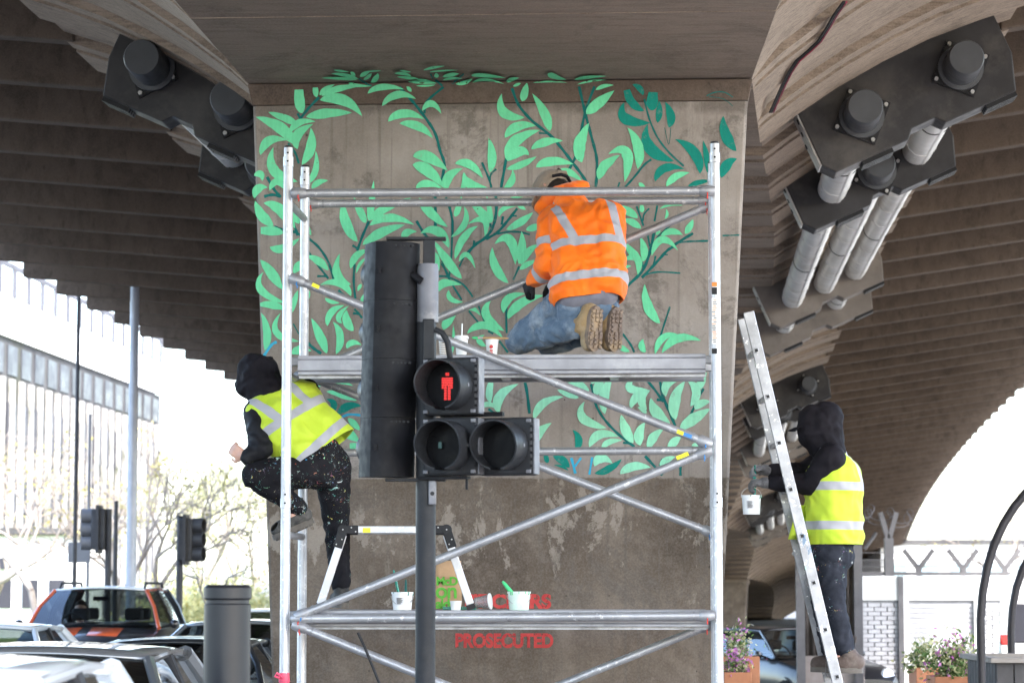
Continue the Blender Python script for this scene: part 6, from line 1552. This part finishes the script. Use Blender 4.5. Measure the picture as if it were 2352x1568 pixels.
# corrugated hoarding with steel posts
hm = flat('weathered_corrugated_steel', (.10, .085, .075), .7, .2, .3, 2, dirt=(.2, .18, .165)); YH = 40.5
ho = thing('corrugated_hoarding', 'dark corrugated metal hoarding behind the ladder', 'hoarding', (lane(1900, YH), YH, GR))
rows = []; z1 = P(0, 1262, YH).z; z2 = P(0, 1505, YH).z
xs = [lane(1836, YH) + k * .018 for k in range(52)]
m = MB(); m.sheet([[(x, YH + .035 * math.sin(i * 1.05), z) for i, x in enumerate(xs)] for z in (z2, P(0, 1342, YH).z, P(0, 1338, YH).z, z1)]); m.build('sheet', hm, ho, solid=.004, angle=60)
m = MB(); m.box(((xs[0] + xs[-1]) / 2, YH + .1, (GR + z2) / 2), (xs[-1] - xs[0] + .1, .24, z2 - GR)); m.build('plinth_wall', flat('plinth_brick', (.3, .26, .24), .9, 0, .2, 6), ho, bevel=.01)
for u in (1834, 1966): MB().bar((lane(u, YH), YH - .06, GR), (lane(u, YH), YH - .06, P(0, 1245, YH).z), .13, .10, up=(0, 1, 0)).build('post', fence_m, ho, smooth=False)
q = P(1853, 1268, YH - .3); m = MB(); m.box(q, (.32, .3, .32), Matrix.Rotation(R(40), 3, 'Y')); m.build('lamp_housing', plate_m, ho, bevel=.02)
# planters
plank = flat('orange_stained_timber', (.42, .17, .08), .7, 0, .25, 5, dirt=(.3, .12, .06)); grey_pl = flat('grey_stained_timber', (.07, .068, .07), .7, 0, .3, 5); top_pl = flat('grey_cap_timber', (.25, .23, .21), .75, 0, .2, 5); soil = flat('soil', (.05, .035, .025), .95)
pinkf = leafmat('pink_petal', (.5, .12, .4), (.7, .3, .6)); whitef = leafmat('white_petal', (.7, .65, .5), (.85, .82, .7))
def planter(label, x0, x1, y0, y1, z1, mat, cap=None, z0=0.0, nb=4, vertical=False):
    o = thing('planter', label, 'planter', ((x0 + x1) / 2, (y0 + y1) / 2, z0)); h = (z1 - z0) / nb
    for k in range(nb):
        za, zb_ = z0 + h * k + .004, z0 + h * (k + 1) - .004
        if not vertical:
            for c, sz in ((((x0 + x1) / 2, y0 + .015, 0), (x1 - x0, .03, 0)), (((x0 + x1) / 2, y1 - .015, 0), (x1 - x0, .03, 0)), ((x0 + .015, (y0 + y1) / 2, 0), (.03, y1 - y0 - .062, 0)), ((x1 - .015, (y0 + y1) / 2, 0), (.03, y1 - y0 - .062, 0))):
                m = MB(); m.box((c[0], c[1], (za + zb_) / 2), (sz[0], sz[1], zb_ - za)); m.build('board', mat, o, bevel=.004)
    if vertical:
        n = int((x1 - x0) / .13)
        for i in range(n):
            xa = x0 + (x1 - x0) * i / n
            for yy in (y0 + .015, y1 - .015): m = MB(); m.box((xa + (x1 - x0) / n / 2, yy, (z0 + z1) / 2), ((x1 - x0) / n - .008, .03, z1 - z0)); m.build('board', mat, o, bevel=.004)
        n = int((y1 - y0) / .13)
        for i in range(n):
            ya_ = y0 + .032 + (y1 - y0 - .064) * i / n; m = MB(); m.box((x0 + .015, ya_ + (y1 - y0 - .064) / n / 2, (z0 + z1) / 2), (.03, (y1 - y0 - .064) / n - .008, z1 - z0)); m.build('board', mat, o, bevel=.004)
            m = MB(); m.box((x1 - .015, ya_ + (y1 - y0 - .064) / n / 2, (z0 + z1) / 2), (.03, (y1 - y0 - .064) / n - .008, z1 - z0)); m.build('board', mat, o, bevel=.004)
    if cap:
        for c, sz in ((((x0 + x1) / 2, y0 - .0, 0), (x1 - x0 + .1, .10, 0)), (((x0 + x1) / 2, y1 + .0, 0), (x1 - x0 + .1, .10, 0)), ((x0, (y0 + y1) / 2, 0), (.10, y1 - y0 - .11, 0)), ((x1, (y0 + y1) / 2, 0), (.10, y1 - y0 - .11, 0))):
            m = MB(); m.box((c[0], c[1], z1 + .022), (sz[0], sz[1], .04)); m.build('cap_board', cap, o, bevel=.005)
    m = MB(); m.box(((x0 + x1) / 2, (y0 + y1) / 2, z1 - .06), (x1 - x0 - .07, y1 - y0 - .07, .03)); m.build('soil', soil, o)
    return o
fol = ((leaf_d, .5, 'foliage', 0), (leaf_g, .5, 'young_leaves', .1), (pinkf, .12, 'pink_flowers', .25), (whitef, .08, 'white_flowers', .1))
def pl_at(label, u0, u1, vt, Y, mat, z0, dep=.5, **kw):
    zt_ = P(0, vt, Y).z; return planter(label, lane(u0, Y), lane(u1, Y), Y, Y + dep, zt_, mat, z0=z0, **kw), zt_
_, z = pl_at('orange timber planter tight against the right side of the pier', 1655, 1741, 1506, 24.0, plank, PV)
bush('feathery flowering plant in the planter against the pier', (lane(1692, 24), 24.2, z - .05), .15, .16, .20, fol, 900, .022, 'flowering_plant', 'plant', 70)
_, z = pl_at('small low orange planter in front of the planter by the pier', 1660, 1722, 1542, 22.0, plank, PV, .4)
bush('pink flowering plant in the small low planter by the pier', (lane(1692, 22), 22.2, z - .04), .12, .13, .13, ((leaf_d, .4, 'foliage', 0), (leaf_g, .4, 'young_leaves', .1), (pinkf, .5, 'pink_flowers', .35)), 700, .02, 'flowering_plant', 'plant', 71)
_, z = pl_at('orange timber planter with white flowers before the roller shutter', 2098, 2168, 1532, 25.0, plank, PV)
bush('plant with white flowers in the planter before the shutter', (lane(2124, 25), 25.2, z - .05), .18, .2, .20, ((leaf_d, .5, 'foliage', 0), (leaf_g, .5, 'young_leaves', .1), (whitef, .3, 'white_flowers', .2)), 1100, .026, 'flowering_plant', 'plant', 72)
_, z = pl_at('wide low orange planter beside the dark curved hoops', 2140, 2240, 1552, 23.0, plank, PV)
bush('bushy pink and green flowering plant beside the dark hoops', (lane(2196, 23), 23.2, z - .05), .21, .2, .25, ((leaf_d, .7, 'foliage', 0), (leaf_g, .5, 'young_leaves', .1), (pinkf, .16, 'pink_flowers', .3)), 1700, .024, 'flowering_plant', 'plant', 73, stems=16)
planter('dark grey boarded planter with pale cap under the hoops', lane(2280, 20.3), lane(2280, 20.3) + 1.5, 20.3, 21.6, P(0, 1522, 20.3).z, grey_pl, top_pl, PV, 1, True)
# curved hoops
for pts, Y, lab in (([(2250, 1345), (2252, 1420), (2257, 1360), (2268, 1300), (2284, 1248), (2305, 1203), (2330, 1163), (2356, 1132), (2400, 1098), (2450, 1084)], 19.6, 'taller dark curved steel hoop beside the boarded planter'), ([(2322, 1345), (2322, 1450), (2325, 1400), (2334, 1350), (2350, 1304), (2372, 1264), (2405, 1228), (2450, 1210)], 22.2, 'lower dark curved steel hoop behind the boarded planter')):
    q = [P(u, v, Y) for u, v in pts]; q[0].z = PV; q[0].x = q[1].x; mx_ = q[-1].x
    rest = [Vector((2 * mx_ - p.x, p.y, p.z)) for p in reversed(q[:-1])]
    o = thing('steel_hoop', lab, 'hoop', q[0]); MB().path(q + rest, .033, 14).build('tube', flat('hoop_paint', (.030, .028, .032), .4) if 'hoop_paint' not in MATS else MATS['hoop_paint'], o)
    for e in (q[0], rest[-1]): m = MB(); m.lathe([(.033, 0), (.07, 0), (.07, .012), (.034, .02)], e, (0, 0, 1), 16); m.build('foot_plate', MATS['hoop_paint'], o)
# white van seen from behind
YV = 34.0; vx = lane(2286, YV); van = thing('van', 'white van with red and amber tail lights behind the hoops', 'van', (vx + .98, YV + 2.3, GR))
zt_ = P(0, 1312, YV).z
m = MB(); bt = [(0.02, 0), (1.94, 0), (1.96, 4.6), (0, 4.6)]
pr_ = [(-.98, GR + .35), (.98, GR + .35), (1.0, GR + 1.0), (.93, zt_ - .12), (.80, zt_), (-.80, zt_), (-.93, zt_ - .12), (-1.0, GR + 1.0)]
m.hexa([(vx + .98 + x, YV, z) for x, z in pr_], [(vx + .98 + x + .95, YV + 4.4, z) for x, z in pr_]); m.build('body', white_car, van, smooth=False, bevel=.05)
for s in (-1, 1):
    for k, (z0, mt) in enumerate(((.62, tl_m), (.76, am_m), (.92, plate_w), (1.06, tl_m))): m = MB(); m.box((vx + .98 + s * .88, YV - .01, GR + z0 + .35), (.15, .06, .13)); m.build('tail_light', mt, van, bevel=.015)
    for y in (YV + .9, YV + 3.6):
        c = Vector((vx + .98 + s * .9 + (y - YV) * .216, y, GR + .34)); m = MB(); m.lathe([(.2, -.1), (.34, -.1), (.34, .1), (.2, .1)], c, (s, 0, 0), 22); ty = m.build('wheel', tyre_m, van); m = MB(); m.lathe([(.2, -.05), (.2, .08), (0, .05)], c, (s, 0, 0), 18); m.build('rim', rim_m, ty)
    m = MB(); m.box((vx + .98 + s * .44, YV - .012, GR + 1.62), (.7, .03, .5)); m.build('rear_window', win_m, van, bevel=.03)
m = MB(); m.box((vx + .98, YV - .05, GR + .45), (1.9, .14, .2)); m.build('bumper', int_m, van, bevel=.04)
m = MB(); m.box((vx + .98, YV - .005, GR + 1.1), (.012, .02, 1.4)); m.build('door_seam', int_m, van, smooth=False)
# far pale buildings
fb = thing('far_building', 'far pale flat-roofed building beyond the security fence', 'building', (lane(2230, 130), 134, GR)); zt_ = P(0, 1248, 130).z
m = MB(); m.box((lane(2240, 130), 136, (zt_ + GR) / 2), (9.5, 12, zt_ - GR)); m.build('wall', wht2, fb, smooth=False); m = MB(); m.box((lane(2240, 130), 136, zt_ + .1), (9.9, 12.4, .2)); m.build('roof', wht, fb, smooth=False)
for k in range(6): m = MB(); m.box((lane(2240, 130) - 4 + k * 1.6, 129.97, 2.4), (1.0, .06, .9)); m.build('window', flat('pale_blue_window', (.35, .5, .55), .15) if k == 0 else MATS['pale_blue_window'], fb, smooth=False)
tree('pale bare tree beyond the security fence', 2290, 100, 7.5, -.1, leaf_y, 500, .6, seed=51)
